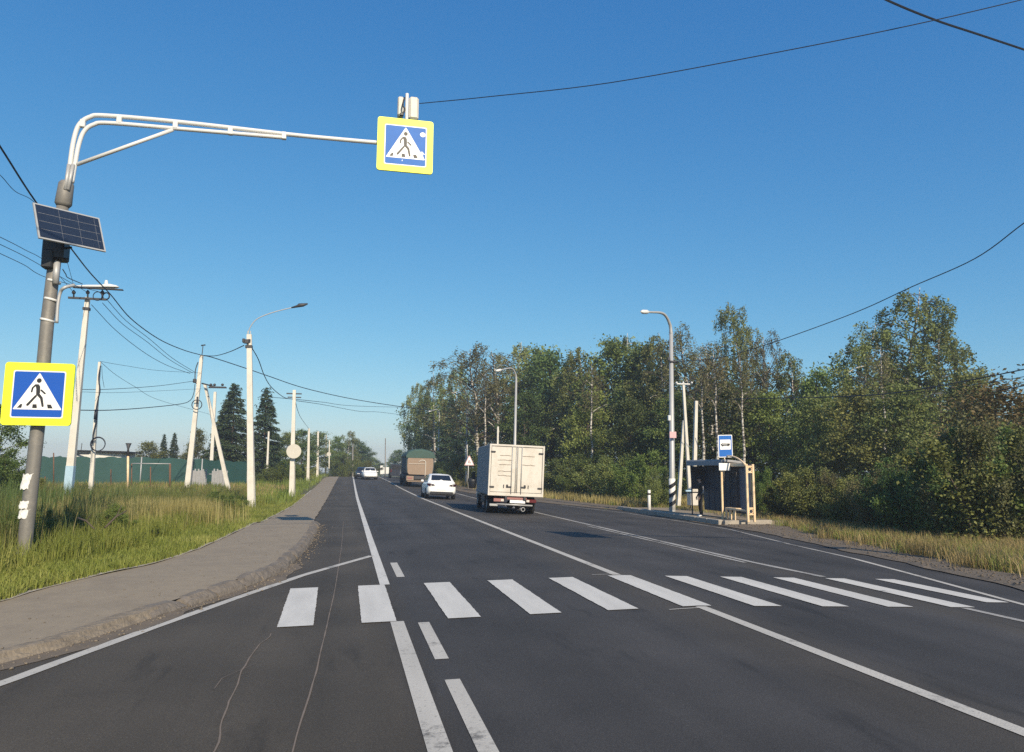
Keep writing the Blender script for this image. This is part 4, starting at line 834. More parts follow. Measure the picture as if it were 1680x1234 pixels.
def car(label, paint_, W=1.80, L=4.5, front_lit=False):
    t = thing('car', label, 'car')
    st = [(0, .70, .42, .80, .98), (.06, .80, .33, .86, 1.0), (.35, .87, .24, .95, 1.02), (.9, .90, .20, .97, 1.0), (1.6, .905, .19, .94, .98), (3.0, .905, .19, .92, .97), (3.6, .89, .2, .88, .93), (4.15, .84, .24, .76, .82), (4.42, .72, .33, .62, .68), (4.5, .62, .40, .54, .58)]
    rings = []
    for y, w, zb, zs, zt in st:
        w *= W/1.8; y *= L/4.5
        half = [(w*.80, zb), (w*.97, zb+.08), (w, zb+.30*(zs-zb)+.05), (w*.985, zs-.16*(zs-zb)), (w*.90, zs), (w*.62, zt), (0, zt+.012)]
        rings.append([(x, y, z) for x, z in half]+[(-x, y, z) for x, z in half[-2::-1]])
    mb = MB(); mb.loft(rings, True); body = mb.build('body', paint_, t, True)
    w = W/1.8
    cab = [(.42, .74, 1.0), (.62, .72, 1.10), (1.15, .63, 1.38), (1.55, .60, 1.44), (2.25, .60, 1.45), (2.65, .63, 1.37), (3.2, .72, 1.08), (3.42, .76, .96)]
    rings = []
    for y, hw, zt in cab:
        y *= L/4.5; hw *= w; b = .80*w
        half = [(b, .93), (b*.5+hw*.5+.03, .93+(zt-.93)*.55), (hw, zt-.04), (hw*.86, zt), (0, zt+.025)]
        rings.append([(x, y, z) for x, z in half]+[(-x, y, z) for x, z in half[-2::-1]])
    mb = MB(); mb.loft(rings, True); mb.build('roof', paint_, t, True)
    k = L/4.5
    def pane(nm, P):
        mb = MB(); c = sum((Vector(p) for p in P), Vector())/len(P); n = (Vector(P[1])-Vector(P[0])).cross(Vector(P[2])-Vector(P[0])).normalized()
        if n.dot(c-Vector((0, 2*k, .9))) < 0: n = -n
        mb.poly([Vector(p)+n*.006 for p in P], n*.008); mb.build(nm, 'glass', t, True)
    pane('rear_window', [(-.60*w, .56*k, 1.075), (.60*w, .56*k, 1.075), (.53*w, 1.10*k, 1.375), (-.53*w, 1.10*k, 1.375)])
    pane('windscreen', [(-.62*w, 3.20*k, 1.085), (.62*w, 3.20*k, 1.085), (.55*w, 2.68*k, 1.37), (-.55*w, 2.68*k, 1.37)])
    for s in (-1, 1):
        pane('side_window', [(s*.775*w, .95*k, 1.05), (s*.775*w, 1.95*k, 1.05), (s*.655*w, 1.95*k, 1.39), (s*.665*w, 1.3*k, 1.37)])
        pane('side_window', [(s*.775*w, 2.05*k, 1.05), (s*.775*w, 3.0*k, 1.05), (s*.665*w, 2.6*k, 1.36), (s*.655*w, 2.05*k, 1.39)])
        mb = MB(); mb.bbox((s*.93*w, 2.95*k, 1.0), (.16, .10, .12), .03); mb.build('mirror', paint_, t, True)
        mb = MB(); mb.loft([[(s*.42*w, y0, .80), (s*.70*w, y0+.02, .74), (s*.86*w, y0+.10, .80), (s*.88*w, y0+.22, .89), (s*.74*w, y0+.04, .90), (s*.5*w, y0, .86)] for y0 in (-.035, .10)], False); mb.build('tail_light', 'tail_dark', t, True)
        mb = MB(); mb.bbox((s*.58*w, 4.30*k, .64), (.32, .24, .10), .03, Matrix.Rotation(s*-.35, 3, 'Z')); mb.build('headlight', 'sign_white' if front_lit else 'glass', t, True)
        wheel(t, s*.80*w, .85*k, .32, .2); wheel(t, s*.80*w, 3.55*k, .32, .2)
    mb = MB(); mb.bbox((0, .045, .36), (1.34*w, .16, .17), .03); mb.build('bumper', 'black', t, True)
    mb = MB(); mb.bbox((0, 4.40*k, .36), (1.2*w, .2, .14), .04); mb.build('bumper', 'black', t, True)
    mb = MB(); mb.bbox((0, 4.43*k, .52), (.7*w, .10, .10), .03); mb.build('grille', 'black', t, True)
    mb = MB(); mb.bbox((0, -.012, .60), (.52, .02, .11), .004); mb.build('number_plate', 'sign_white', t, True)
    return t
c = car('white sedan seen from behind, driving between the box truck and the tarp truck', 'car_white', 1.78); place(c, 43.5, 724.5, rz_=R_(-1))
c = car('white oncoming car seen head-on far down the road', 'car_white', 1.78, 4.4, True); place(c, 96, 604, rz_=math.pi+R_(2)); c.rotation_euler[0] *= -1
c = car('dark oncoming car half hidden to the left of the white oncoming car', 'car_dark', 1.78, 4.4, True); place(c, 101, 592.5, rz_=math.pi+R_(2)); c.rotation_euler[0] *= -1
def dump_truck():
    t = thing('dump_truck', 'dusty tan dump truck under a green tarpaulin, seen from behind', 'truck')
    W = 2.42; mb = MB()
    def ring(y, s=1.): return [(x*s, y, z) for x, z in ((-1.10, 1.12), (-1.20, 1.5), (-1.21, 2.3), (-1.17, 2.62), (1.17, 2.62), (1.21, 2.3), (1.20, 1.5), (1.10, 1.12), (.9, 1.0), (-.9, 1.0))]
    mb.loft([ring(0), ring(6.0)], False); mb.build('hopper', 'tarp_shade', t, True)
    mb = MB(); P = [(-.95, 1.05), (-1.07, 1.2), (-1.13, 1.7), (-1.13, 2.2), (-1.05, 2.62), (1.05, 2.62), (1.13, 2.2), (1.13, 1.7), (1.07, 1.2), (.95, 1.05)]
    mb.poly([(x, -.03, z) for x, z in P], (0, -.06, 0)); tg = mb.build('tailgate', 'dump_tan', t, True)
    mb = MB(); mb.tube(spl([(-.15, -.12, 2.12), (.1, -.12, 2.26), (.40, -.12, 2.2), (.46, -.12, 1.9), (.46, -.12, 1.1), (.46, -.12, .55)]), .035, 6); mb.tube([(-1.0, -.12, 1.93), (.4, -.12, 1.96)], .02, 5); mb.build('hand_rail', 'truck_white', tg, True)
    mb = MB(); rr = []
    for y, dz in ((-.12, -.08), (.0, .05), (.8, .12), (2, .05), (3.5, .1), (5, .04), (6.05, 0)):
        rr.append([(x, y, z+dz*(z > 2.7)+.03*math.sin(x*6+y*3)) for x, z in ((-1.26, 2.45), (-1.27, 2.66), (-1.05, 2.9), (-.5, 3.08), (.1, 3.12), (.6, 3.06), (1.08, 2.9), (1.27, 2.66), (1.26, 2.45))])
    mb.loft(rr, True); mb.build('tarpaulin', 'tarp', t, True)
    mb = MB(); mb.bbox((0, -.05, .72), (2.3, .12, .40), .03); mb.bbox((0, .0, .46), (2.1, .1, .08), .02); mb.build('bumper', 'dump_tan', t, True)
    mb = MB(); mb.bbox((-.1, -.125, .72), (.8, .03, .16), .01); mb.build('number_plate_board', 'black', t, True)
    for s in (-1, 1):
        mb = MB(); mb.bbox((s*.85, -.125, .74), (.4, .03, .14), .01); mb.build('tail_light', 'dull_red', t, True)
        mb = MB(); mb.bbox((s*1.12, 3.2, .8), (.08, 5.6, .34), .02); mb.build('side_skirt', 'tarp_shade', t, True)
        wheel(t, s*1.05, 1.3, .52, .28, True, 'dark_metal'); wheel(t, s*1.05, 2.5, .52, .28, True, 'dark_metal'); wheel(t, s*1.05, 7.0, .52, .28, False, 'dark_metal')
    mb = MB(); mb.bbox((0, 3.5, .8), (1.0, 7.5, .3), .03); mb.build('chassis', 'dark_metal', t, True)
    mb = MB(); mb.bbox((0, 7.3, 1.75), (2.35, 1.8, 2.1), .15); mb.build('cab', 'car_dark', t, True)
    return t
dt = dump_truck(); place(dt, 67.5, 687.5, rz_=R_(0)); dt.scale = (1.03, 1, 1.07)
def van():
    t = thing('van', 'dark van far ahead, half hidden by the tarp truck', 'van')
    mb = MB(); mb.loft([[(x*w, y, z*s+.3) for x, z in ((-.95, 0), (-.97, .8), (-.85, 1.65), (.85, 1.65), (.97, .8), (.95, 0))] for y, w, s in ((0, .97, 1), (3.2, 1, 1.02), (4.0, .96, .7), (4.9, .85, .45))], False); mb.build('body', 'car_dark', t, True)
    mb = MB(); mb.bbox((0, -.01, 1.5), (1.5, .02, .5), .005); mb.build('rear_window', 'glass', t, True)
    for s in (-1, 1):
        mb = MB(); mb.bbox((s*.86, -.02, 1.0), (.14, .04, .4), .01); mb.build('tail_light', 'red_lamp', t, True); wheel(t, s*.85, .9); wheel(t, s*.85, 3.9)
    return t
place(van(), 104, 651)
# ------------------------------------------------------------------ bus stop
zp = plat(28)
def shelter():
    A0, A1 = 25.85, 30.5; xf, xb = 14.92, 15.52; H = 2.22
    t = thing('bus_shelter', 'open bus shelter with shade-darkened sheet walls and peeling cream frame', 'bus shelter', (15.2, 28.2, zp))
    mb = MB(); mb.bbox((xb, (A0+.75+A1)/2, zp+H/2+.1), (.05, A1-A0-.75, H-.25), .01)
    for y in np.arange(A0+1.2, A1, .5): mb.bbox((xb-.03, y, zp+H/2+.1), (.03, .05, H-.3), .008)
    mb.build('back_wall', 'shelter_shade', t)
    mb = MB(); mb.bbox((xb-.055, A0+1.12, zp+1.15), (.03, .7, 1.75), .008); mb.build('back_panel', 'shelter_blue', t)
    mb = MB()
    for y in (A0+1.55, A0+2.1): mb.bbox((xb-.16, y, zp+1.1), (.045, .045, 1.55), .008)
    for z in (.95, 1.42, 1.85): mb.bbox((xb-.16, A0+1.82, zp+z), (.04, .55, .045), .008)
    mb.build('inner_frame', 'dark_metal', t)
    mb = MB(); mb.bbox(((xf+xb)/2, A1, zp+1.62), (xb-xf, .05, 1.0), .01); mb.build('end_wall', 'shelter_shade', t)
    mb = MB(); mb.bbox((xf+.25, (A0+A1)/2+.7, zp+H+.07), (.9, A1-A0-1.2, .10), .02, Matrix.Rotation(.10, 3, 'Y')); mb.bbox((xf-.2, (A0+A1)/2+.75, zp+H+.02), (.06, 3.2, .20), .01); mb.build('roof', 'wood', t)
    mb = MB(); pts = [(xf-.05, A0+1.5-1.55*s, zp+H+.30-.38*s**2.6) for s in np.linspace(0, 1, 10)]
    mb.tube(pts, .035, 6); mb.build('roof_arch', 'cream', t)
    for y in (A0+1.95,):
        mb = MB(); mb.bbox((xf, y, zp+H/2), (.08, .08, H), .01); mb.build('front_post', 'cream', t)
    mb = MB(); mb.bbox((xf, A1, zp+H/2), (.05, .05, H), .01); mb.build('front_post', 'shelter_shade', t)
    mb = MB(); mb.bbox((xf-.005, A0+.98, zp+H-.06), (.07, 1.86, .14), .015); mb.build('front_rail', 'cream', t)
    mb = MB(); mb.bbox((xf, A0+.8, zp+.42), (.05, 1.5, .07), .01); mb.bbox((xf, A0+.95, zp+.2), (.05, .05, .4), .01); mb.build('lower_rail', 'cream', t)
    mb = MB()
    for x in (xf, xf+.27): mb.bbox((x, A0, zp+H/2-.02), (.085, .085, H-.04), .012)
    for z in (.28, .52, H-.35, H-.12): mb.bbox((xf+.135, A0, zp+z), (.19, .05, .05), .01)
    for z in (.40, H-.235): mb.torus((xf+.135, A0, zp+z), .085, .018, (0, 1, 0), 14)
    mb.build('end_frame', 'cream', t)
    return t
shelter()
ub = thing('utility_box', 'pale cream box with rounded lid on thin legs beyond the far end of the shelter', 'box', at(1140, 836, 33.6))
c = at(1140, 819, 33.6); mb = MB(); mb.bbox(c, (.62, .5, .62), .04); mb.build('body', 'truck_white', ub)
mb = MB(); mb.loft([[(c[0]+x, c[1]+y, c[2]+z) for x, z in ((-.24, .36), (-.22, .50), (-.05, .60), (.15, .58), (.30, .46), (.32, .36))] for y in (-.25, .25)], False); mb.build('lid', 'truck_white', ub)
mb = MB(); mb.bbox(c+np.array([-.3, -.2, .40]), (.55, .1, .09), .02); mb.build('side_arm', 'blue_paint', ub)
mb = MB(); mb.bbox(c+np.array([0, 0, .335]), (.64, .52, .035), .008); mb.build('seal', 'black', ub)
for x in (-.24, .24): mb = MB(); mb.tube([c+np.array([x, 0, -.3]), c+np.array([x*1.15, 0, -.75])], .03, 6); mb.build('leg', 'dark_metal', ub)
bn = thing('bench', 'low cream bench inside the bus shelter near the blue panel', 'bench', (15.05, 27.4, zp))
mb = MB(); mb.bbox((15.12, 27.3, zp+.44), (.30, .75, .05), .01); mb.build('seat', 'cream', bn)
for y in (27.0, 27.3, 27.62): mb = MB(); mb.bbox((15.0, y, zp+.21), (.07, .10, .42), .01); mb.build('leg', 'cream', bn)
st = thing('bus_stop_sign', 'blue bus stop sign with white square above the shelter roof', 'road sign', at(1189, 752, 27.2))
cs = at(1190, 732, 27.2)
def sg(u, v, y=0): return (cs[0]+u*.955+y*0, cs[1]-u*.16+y, cs[2]+v+u*.03)
mb = MB(); mb.poly([sg(x, z) for x, z in rrect(.60, .90, .04)], (0, .03, 0)); mb.build('board', 'sign_white', st)
mb = MB(); mb.m = 0; mb.poly([sg(x, z, -.003) for x, z in rrect(.54, .84, .03)][::-1])
mb.m = 1; mb.poly([sg(x, z+.06, -.006) for x, z in rrect(.45, .40, .02)][::-1])
mb.m = 2; mb.poly([sg(x, z, -.009) for x, z in ((-.19, .03), (-.19, .075), (-.13, .115), (.17, .10), (.19, .09), (.19, .03), (.14, .015), (-.12, .015))][::-1])
mb.m = 1; mb.poly([sg(x, z, -.011) for x, z in ((-.15, .07), (-.12, .092), (.08, .088), (.08, .07))][::-1])
mb.m = 2
for x in (-.11, .11): mb.poly([sg(x+.03*math.cos(a), .015+.03*math.sin(a), -.010) for a in np.linspace(0, -2*math.pi, 11)[:-1]])
mb.build('pictogram', ['sign_blue_light', 'sign_white', 'sign_black'], st)
mb = MB(); b0 = at(1187, 790, 27.3); mb.tube([b0, at(1189, 745, 27.25)], .025, 8); mb.build('post', 'cream', st)
pl = MB(); c = at(1188.5, 766, 27.0); pl.bbox(c, (.48, .03, .29), .006); tag(recenter(pl.build('timetable_plate', 'sign_white')), 'blank white rectangular plate hanging below the blue bus stop sign', 'sign plate')
kb = thing('marker_post', 'short white marker post in the dry grass left of the bus stop', 'marker post', at(1065, 830, 34.5))
mb = MB(); p = at(1065, 832, 34.5); mb.tube([p-np.array([0, 0, .4]), at(1065, 804, 34.5)], [.085, .075], 8); mb.build('post', 'white_paint', kb)
mb = MB(); mb.tube([at(1065, 812, 34.5), at(1065, 809, 34.5)], .083, 8); mb.build('band', 'sign_black', kb)
ts = thing('triangle_sign', 'faded triangular warning sign on a post left of the box truck', 'road sign', at(770, 795, 66))
c = at(770, 757, 66); mb = MB(); tri = [(-.45, -.36), (.45, -.36), (.05, .50), (-.05, .50)]
mb.poly([(c[0]+x, c[1], c[2]+z) for x, z in tri], (0, .03, 0)); mb.build('board', 'pink', ts)
mb = MB(); mb.poly([(c[0]+x*.78, c[1]-.004, c[2]+z*.78-.01) for x, z in tri][::-1]); mb.build('face', 'sign_white', ts)
mb = MB(); mb.poly([(c[0]+x, c[1]-.008, c[2]+z) for x, z in ((-.1, -.15), (.0, -.2), (.02, .1), (-.06, .12))]); mb.poly([(c[0]+x, c[1]-.008, c[2]+z) for x, z in ((.05, -.2), (.12, -.2), (.12, -.02), (.06, 0))]); mb.build('symbol', 'dull_red', ts)
mb = MB(); mb.tube([at(768.5, 797, 66)-np.array([0, 0, .3]), at(768.5, 750, 66.05)+np.array([0, .05, 0])], .045, 8); mb.build('post', 'galv', ts)
bn_ = MB(); c = at(775, 794, 62); bn_.loft([[(c[0]+r*math.cos(a), c[1]+r*math.sin(a), c[2]+z) for a in np.linspace(0, 2*math.pi, 12, endpoint=False)] for r, z in ((.30, -.35), (.36, .2), (.38, .45), (.33, .46))], True); tag(recenter(bn_.build('bin', 'black')), 'black bin standing under the triangular sign', 'bin')
# person waiting
def person():
    sc_ = 1.66/1.75; fx, fy = 14.55, 28.95
    t = thing('person', 'person in black clothes and cap standing at the bus shelter facing the road', 'person', (fx, fy, zp), R_(78))
    # local frame: faces +y, x right
    pts = {'pel': (0, 0, .95), 'ab': (0, .01, 1.10), 'ch': (0, 0, 1.28), 'ub': (0, -.01, 1.42), 'nk': (0, .0, 1.50), 'hd0': (0, .02, 1.57), 'hd1': (0, .035, 1.66), 'hd2': (0, .02, 1.735)}
    for s, k in ((-1, 'l'), (1, 'r')):
        pts.update({k+'hip': (s*.09, 0, .92), k+'kn': (s*.10, .02+.02*s, .50), k+'an': (s*.11, -.02, .09), k+'toe': (s*.13, .15, .035),
                    k+'sh': (s*.17, -.01, 1.42), k+'el': (s*.24, -.05, 1.15), k+'wr': (s*.22, .08, .93), k+'pm': (s*.215, .11, .86)})
        for i, (dx, L) in enumerate(((-.03, .075), (-.01, .085), (.01, .08), (.03, .065))):
            pts[f'{k}f{i}a'] = (s*.215+dx*.3, .115+dx, .815); pts[f'{k}f{i}b'] = (s*.205+dx*.3, .125+dx, .815-L*.5); pts[f'{k}f{i}c'] = (s*.19+dx*.3, .125+dx, .815-L)
        pts[k+'ta'] = (s*.20, .15, .86); pts[k+'tb'] = (s*.185, .165, .82)
    E = [('pel', 'ab'), ('ab', 'ch'), ('ch', 'ub'), ('ub', 'nk'), ('nk', 'hd0'), ('hd0', 'hd1'), ('hd1', 'hd2')]
    rad = {'pel': (.155, .11), 'ab': (.145, .105), 'ch': (.165, .115), 'ub': (.14, .09), 'nk': (.055, .055), 'hd0': (.07, .08), 'hd1': (.078, .095), 'hd2': (.06, .07)}
    for k in 'lr':
        E += [('pel', k+'hip'), (k+'hip', k+'kn'), (k+'kn', k+'an'), (k+'an', k+'toe'), ('ub', k+'sh'), (k+'sh', k+'el'), (k+'el', k+'wr'), (k+'wr', k+'pm')]
        rad.update({k+'hip': (.09, .09), k+'kn': (.06, .06), k+'an': (.045, .05), k+'toe': (.035, .03), k+'sh': (.06, .06), k+'el': (.045, .045), k+'wr': (.03, .03), k+'pm': (.024, .036)})
        for i in range(4):
            E += [(k+'pm', f'{k}f{i}a'), (f'{k}f{i}a', f'{k}f{i}b'), (f'{k}f{i}b', f'{k}f{i}c')]
            for q in 'abc': rad[f'{k}f{i}{q}'] = (.009, .009)
        E += [(k+'wr', k+'ta'), (k+'ta', k+'tb')]; rad[k+'ta'] = (.011, .011); rad[k+'tb'] = (.009, .009)
    nm = list(pts); me = bpy.data.meshes.new('body'); me.from_pydata([tuple(c*sc_ for c in pts[n]) for n in nm], [(nm.index(a), nm.index(b)) for a, b in E], [])
    o = bpy.data.objects.new('body', me); C.objects.link(o)
    md = o.modifiers.new('skin', 'SKIN'); ss = o.modifiers.new('sub', 'SUBSURF'); ss.levels = ss.render_levels = 1
    for i, n in enumerate(nm):
        me.skin_vertices[0].data[i].radius = tuple(c*sc_ for c in rad[n]); me.skin_vertices[0].data[i].use_root = (n == 'pel')
    dg = bpy.context.evaluated_depsgraph_get(); m2 = bpy.data.meshes.new_from_object(o.evaluated_get(dg)); bpy.data.objects.remove(o)
    for k in ('skin', 'cloth_black', 'shoe'): m2.materials.append(M[k])
    for p in m2.polygons:
        z = p.center.z/sc_; x = abs(p.center.x)/sc_
        p.material_index = 2 if z < .10 else (0 if z > 1.49 or (x > .17 and z < .93) else 1); p.use_smooth = True
    o = bpy.data.objects.new('body', m2); C.objects.link(o); o.parent = t
    s_ = lambda x, y, z: (x*sc_, y*sc_, z*sc_)
    mb = MB(); mb.sphere(s_(0, .02, 1.70), .105*sc_, 12, 6, (.9, 1.05, .75)); mb.poly([s_(*q) for q in ((-.08, .08, 1.70), (.08, .08, 1.70), (.06, .20, 1.685), (-.06, .20, 1.685))], (0, 0, .012)); mb.build('cap', 'cloth_black', t, True)
    mb = MB(); mb.sphere(s_(0, -.03, 1.63), .095*sc_, 12, 6, (.92, .85, .8)); mb.build('hair', 'cloth_black', t, True)
    mb = MB(); mb.sphere(s_(0, .125, 1.615), .018*sc_, 6, 5, (.8, 1.2, 1.3)); mb.build('nose', 'skin', t, True)
    for s in (-1, 1):
        mb = MB(); mb.sphere(s_(s*.033, .112, 1.645), .012*sc_, 6, 5); mb.build('eye', 'sign_black', t, True)
        mb = MB(); mb.sphere(s_(s*.083, .02, 1.63), .026*sc_, 6, 5, (.4, .8, 1.2)); mb.build('ear', 'skin', t, True)
    mb = MB(); mb.bbox(s_(0, .117, 1.578), (.045, .01, .008), .003); mb.build('mouth', 'dull_red', t, True)
    mb = MB(); mb.tube([s_(-.185, -.06, 1.40), s_(-.275, -.06, 1.16), s_(-.245, .03, 1.0)], [.02, .02, .015], 6); mb.build('sunlit_sleeve_edge', 'sleeve_sunlit', t, True)  # thin pale strip imitating the sunlit edge of the black sleeve
    return t
person()
# ------------------------------------------------------------------ fence, shed, yard posts (left)
def fence(name, label, P, h, m, every=3.2, rail=False):
    P = [np.array(p, float) for p in P]; t = thing(name, label, 'fence', P[0])
    mb = MB(); n = 60; ss_ = np.linspace(0, len(P)-1, n); Q = [P[int(min(s, len(P)-1.0001))]*(1-(s % 1 if s < len(P)-1 else 1))+P[min(int(min(s, len(P)-1.0001))+1, len(P)-1)]*((s % 1) if s < len(P)-1 else 1) for s in ss_]
    V = []
    for i, q in enumerate(Q):
        w = .04*math.sin(i*1.1); hh = h*(1+.025*math.sin(i*.9)+.015*math.sin(i*2.3))
        V += [(q[0], q[1]+w, q[2]), (q[0], q[1]-w*.6, q[2]+hh*.5), (q[0], q[1]+w, q[2]+hh)]
    mb.add(V, [(i*3+j, i*3+j+3, i*3+j+4, i*3+j+1) for i in range(n-1) for j in (0, 1)], True); mb.build('screen', m, t)
    L = sum(np.linalg.norm(b-a) for a, b in zip(P[:-1], P[1:])); k = max(2, int(L/every))
    for i in range(k+1):
        s = (len(P)-1)*i/k; a = min(int(s), len(P)-2); q = P[a]+(P[a+1]-P[a])*(s-a)
        mb = MB(); mb.tube([q+np.array([0, -.09, -.4]), q+np.array([0, -.09, h+.05])], .045, 6); mb.build('post', 'galv', t)
    return t
fence('mesh_fence', 'long dark green mesh screen fence across the field', [at(55, 796, 56), at(120, 796, 57), at(230, 795, 58), at(330, 796, 60), at(405, 797, 64)], 1.92, 'fence_green')
t = thing('picket_fence', 'short stretch of grey picket boards behind the braced pole', 'fence', at(335, 798, 56))
for u0 in np.arange(309, 372, 2.6):
    if 340 < u0 < 348: continue
    a, b = at(u0, 802, 55+.02*(u0-309)), at(u0+.6, 771+2*math.sin(u0), 55+.02*(u0-309)); mb = MB(); mb.bbox((a+b)/2, (.10, .02, (b-a)[2]), .004); mb.build('board', 'wood', t)
mb = MB(); mb.tube([at(308, 778, 55.05), at(372, 778, 56.3)], .03, 5); mb.tube([at(308, 794, 55.05), at(372, 794, 56.3)], .03, 5); mb.build('rail', 'wood', t)
sh = thing('shed', 'low white shed with thin dark flat roof behind the green fence', 'shed', at(160, 790, 63))
a, b = at(122, 793, 63), at(196, 793, 65); zt = at(122, 741, 63)[2]
mb = MB(); mb.poly([a, b, b+np.array([0, 4, 0]), a+np.array([0, 4, 0])], (0, 0, zt-a[2])); mb.build('wall', 'wall_white', sh)
mb = MB(); q = np.array([.35, 0, 0]); r0 = np.array([0, -.4, zt-a[2]+.01]); mb.poly([a-q+r0, b+q+r0, b+q+r0+np.array([0, 4.8, 0]), a-q+r0+np.array([0, 4.8, 0])], (0, 0, .12)); mb.build('roof', 'black', sh)
mb = MB(); mb.box(at(134, 744.5, 62.9), (1.0, .06, .12)); mb.build('window', 'glass', sh)
mb = MB(); mb.tube([at(133, 739, 63), at(134.5, 727, 63)], .025, 5); mb.build('antenna', 'dark_metal', sh)
fr = thing('field_gate', 'thin rusty pipe frame gate standing open in the dry field', 'gate', at(250, 800, 46))
for u in (216, 247, 279): mb = MB(); mb.tube([at(u, 806, 46)-np.array([0, 0, .2]), at(u, 761 if u != 247 else 766, 46)], .035 if u != 279 else .06, 6); mb.build('post', 'rust', fr)
mb = MB(); mb.tube([at(216, 760.5, 46), at(280, 761, 46)], .03, 6); mb.build('top_rail', 'galv', fr)
yl = thing('yard_lamp', 'thin rusty lamp post with dark hood in the dry field', 'lamp post', at(210, 806, 44))
mb = MB(); mb.tube([at(209.5, 808, 44), at(210, 748, 44)], .06, 6); mb.build('post', 'cream', yl)
mb = MB(); mb.tube([at(210, 748, 44), at(210.3, 737, 44), at(211, 728, 44)], [.09, .05, .14], 8); mb.bbox(at(211, 728, 44), (.26, .2, .06), .02); mb.build('lamp_head', 'dark_metal', yl)
for i, (u, v0, v1, lb) in enumerate(((88, 790, 743, 'thin pipe post behind the leftmost part of the green fence'), (182, 805, 770, 'thin dark post in the dry grass left of the yard lamp'), (74, 805, 782, 'short rusty post near the left end of the field'))):
    mb = MB(); mb.tube([at(u, v0+6, 47), at(u, v1, 47)], .035, 6); tag(recenter(mb.build('post', 'rust')), lb, 'post')
# white boundary wall far down the road
w_ = thing('boundary_wall', 'tiny white wall glimpsed at the far end of the road', 'wall', at(628, 775, 170))
mb = MB(); mb.bbox(at(631, 772, 170), (1.9, .3, 1.5), .02); mb.build('wall', 'wall_white', w_)
mb = MB(); mb.bbox(at(626, 771, 168), (.6, .3, 1.9), .02); mb.build('pillar', 'wall_white', w_)
# ------------------------------------------------------------------ foliage
def leaf_quads(Cn, L, Wd, down=.0, rg=rng):
    n = len(Cn); a = rg.normal(size=(n, 3)); a[:, 2] = a[:, 2]*(1-down*.5)-down*1.2; a /= np.linalg.norm(a, axis=1)[:, None]
    b = np.cross(a, rg.normal(size=(n, 3))); b /= np.linalg.norm(b, axis=1)[:, None]
    s = rg.uniform(.6, 1.3, (n, 1)); a = a*s*L/2; b = b*s*Wd/2
    V = np.stack([Cn-a, Cn+b-.15*a, Cn+a, Cn-b-.15*a], 1).reshape(-1, 3)
    return V, np.arange(4*n).reshape(-1, 4)
def bez(p, d, L, rise, droop, n=6):
    t = np.linspace(0, 1, n)[:, None]; return p+d*L*t+np.array([0, 0, 1.])*(rise*L*t-droop*L*t*t)
PROTO = {}
def tree_proto(kind, seed, H=12., W=2.6, leaf='leaf_green', bark='bark', nlimb=30, z0=.22, dens=1., LS=.20, mode='dense', name='tree'):
    rg = np.random.default_rng(seed); mb = MB()
    k = 9; lean = rg.normal(0, .035, 2)*H; tr_ = []
    for i in range(k):
        s = i/(k-1); tr_.append((lean[0]*s*s+rg.normal(0, .05)*(i > 0), lean[1]*s*s+rg.normal(0, .05)*(i > 0), H*.93*s-.3*(i == 0)))
    r0 = .012*H; mb.tube(tr_, [r0*(1-.9*i/(k-1)) for i in range(k)], 7)
    mb.m = 1
    T = np.array(tr_); tp = lambda s: np.array([np.interp(s, np.linspace(0, 1, k), T[:, j]) for j in range(3)])
    cen = []
    for i in range(nlimb):
        s = z0+(.97-z0)*((i+rg.uniform(0, 1))/nlimb); az = i*2.4+rg.normal(0, .5)
        prof = math.sin(math.pi*min(1, max(.0, (s-z0*.6)/(1.02-z0*.6)))**.75)*.95+.08
        Lb = W*prof*rg.uniform(.55, 1.2); d = np.array([math.cos(az), math.sin(az), 0])
        rise, droop = {'birch': (rg.uniform(.5, .95), rg.uniform(.35, .8)), 'dense': (rg.uniform(.35, .8), rg.uniform(.1, .4)), 'sparse': (rg.uniform(.8, 1.6), rg.uniform(.2, .7))}[mode]
        P = bez(tp(s), d, Lb, rise, droop); rr = r0*(1-s)*.5+.018
        mb.m = 0 if (bark == 'birch_bark' and i % 6 == 0) else 1; mb.tube([tuple(p) for p in P], np.linspace(rr, rr*.25, len(P)), 4, caps=False); mb.m = 1
        nsub = max(3, int(Lb*2.6))
        for j in range(nsub):
            f = rg.uniform(.25, 1.05); q = np.array([np.interp(min(f, 1), np.linspace(0, 1, len(P)), P[:, c]) for c in range(3)])
            d2 = d*rg.uniform(.2, 1)+rg.normal(0, .6, 3); d2[2] = d2[2]*.5+.25; d2 /= np.linalg.norm(d2); L2 = rg.uniform(.35, .9)*(.5+.25*W*.5)
            if mode in ('birch', 'sparse'):
                for h in range(2 if mode == 'birch' else 2):
                    e = q+d2*L2*rg.uniform(.3, 1); hang = rg.uniform(.4, 1.5)*(1 if mode == 'birch' else .8)
                    m = int((30 if mode == 'birch' else 15)*dens*hang)+3; t = rg.uniform(0, 1, (m, 1))
                    pts = e+np.array([0, 0, -1.])*hang*t+d2*.25*np.sqrt(t)+rg.normal(0, .10, (m, 3)); cen.append(pts)
                    if rg.uniform() < .5: mb.tube([tuple(q), tuple(e), tuple(e+np.array([0, 0, -hang*.8])+d2*.2)], [.012, .010, .006], 3, caps=False)
            else:
                e = q+d2*L2*.6; m = int(95*dens*rg.uniform(.5, 1.3)); cen.append(e+rg.normal(0, 1, (m, 3))*np.array([.34, .34, .24])*rg.uniform(.7, 1.35))
    Cn = np.concatenate(cen); V, Fq = leaf_quads(Cn, LS, LS*.62, .5 if mode != 'dense' else .1, rg)
    root = thing(name, 'tree', 'tree', (0, 0, -500)); tk = mb.build('trunk', [bark, 'bark'], root, True); cw = np_obj('crown', V, Fq, leaf, root)
    PROTO[kind] = [root, H, False]; return root
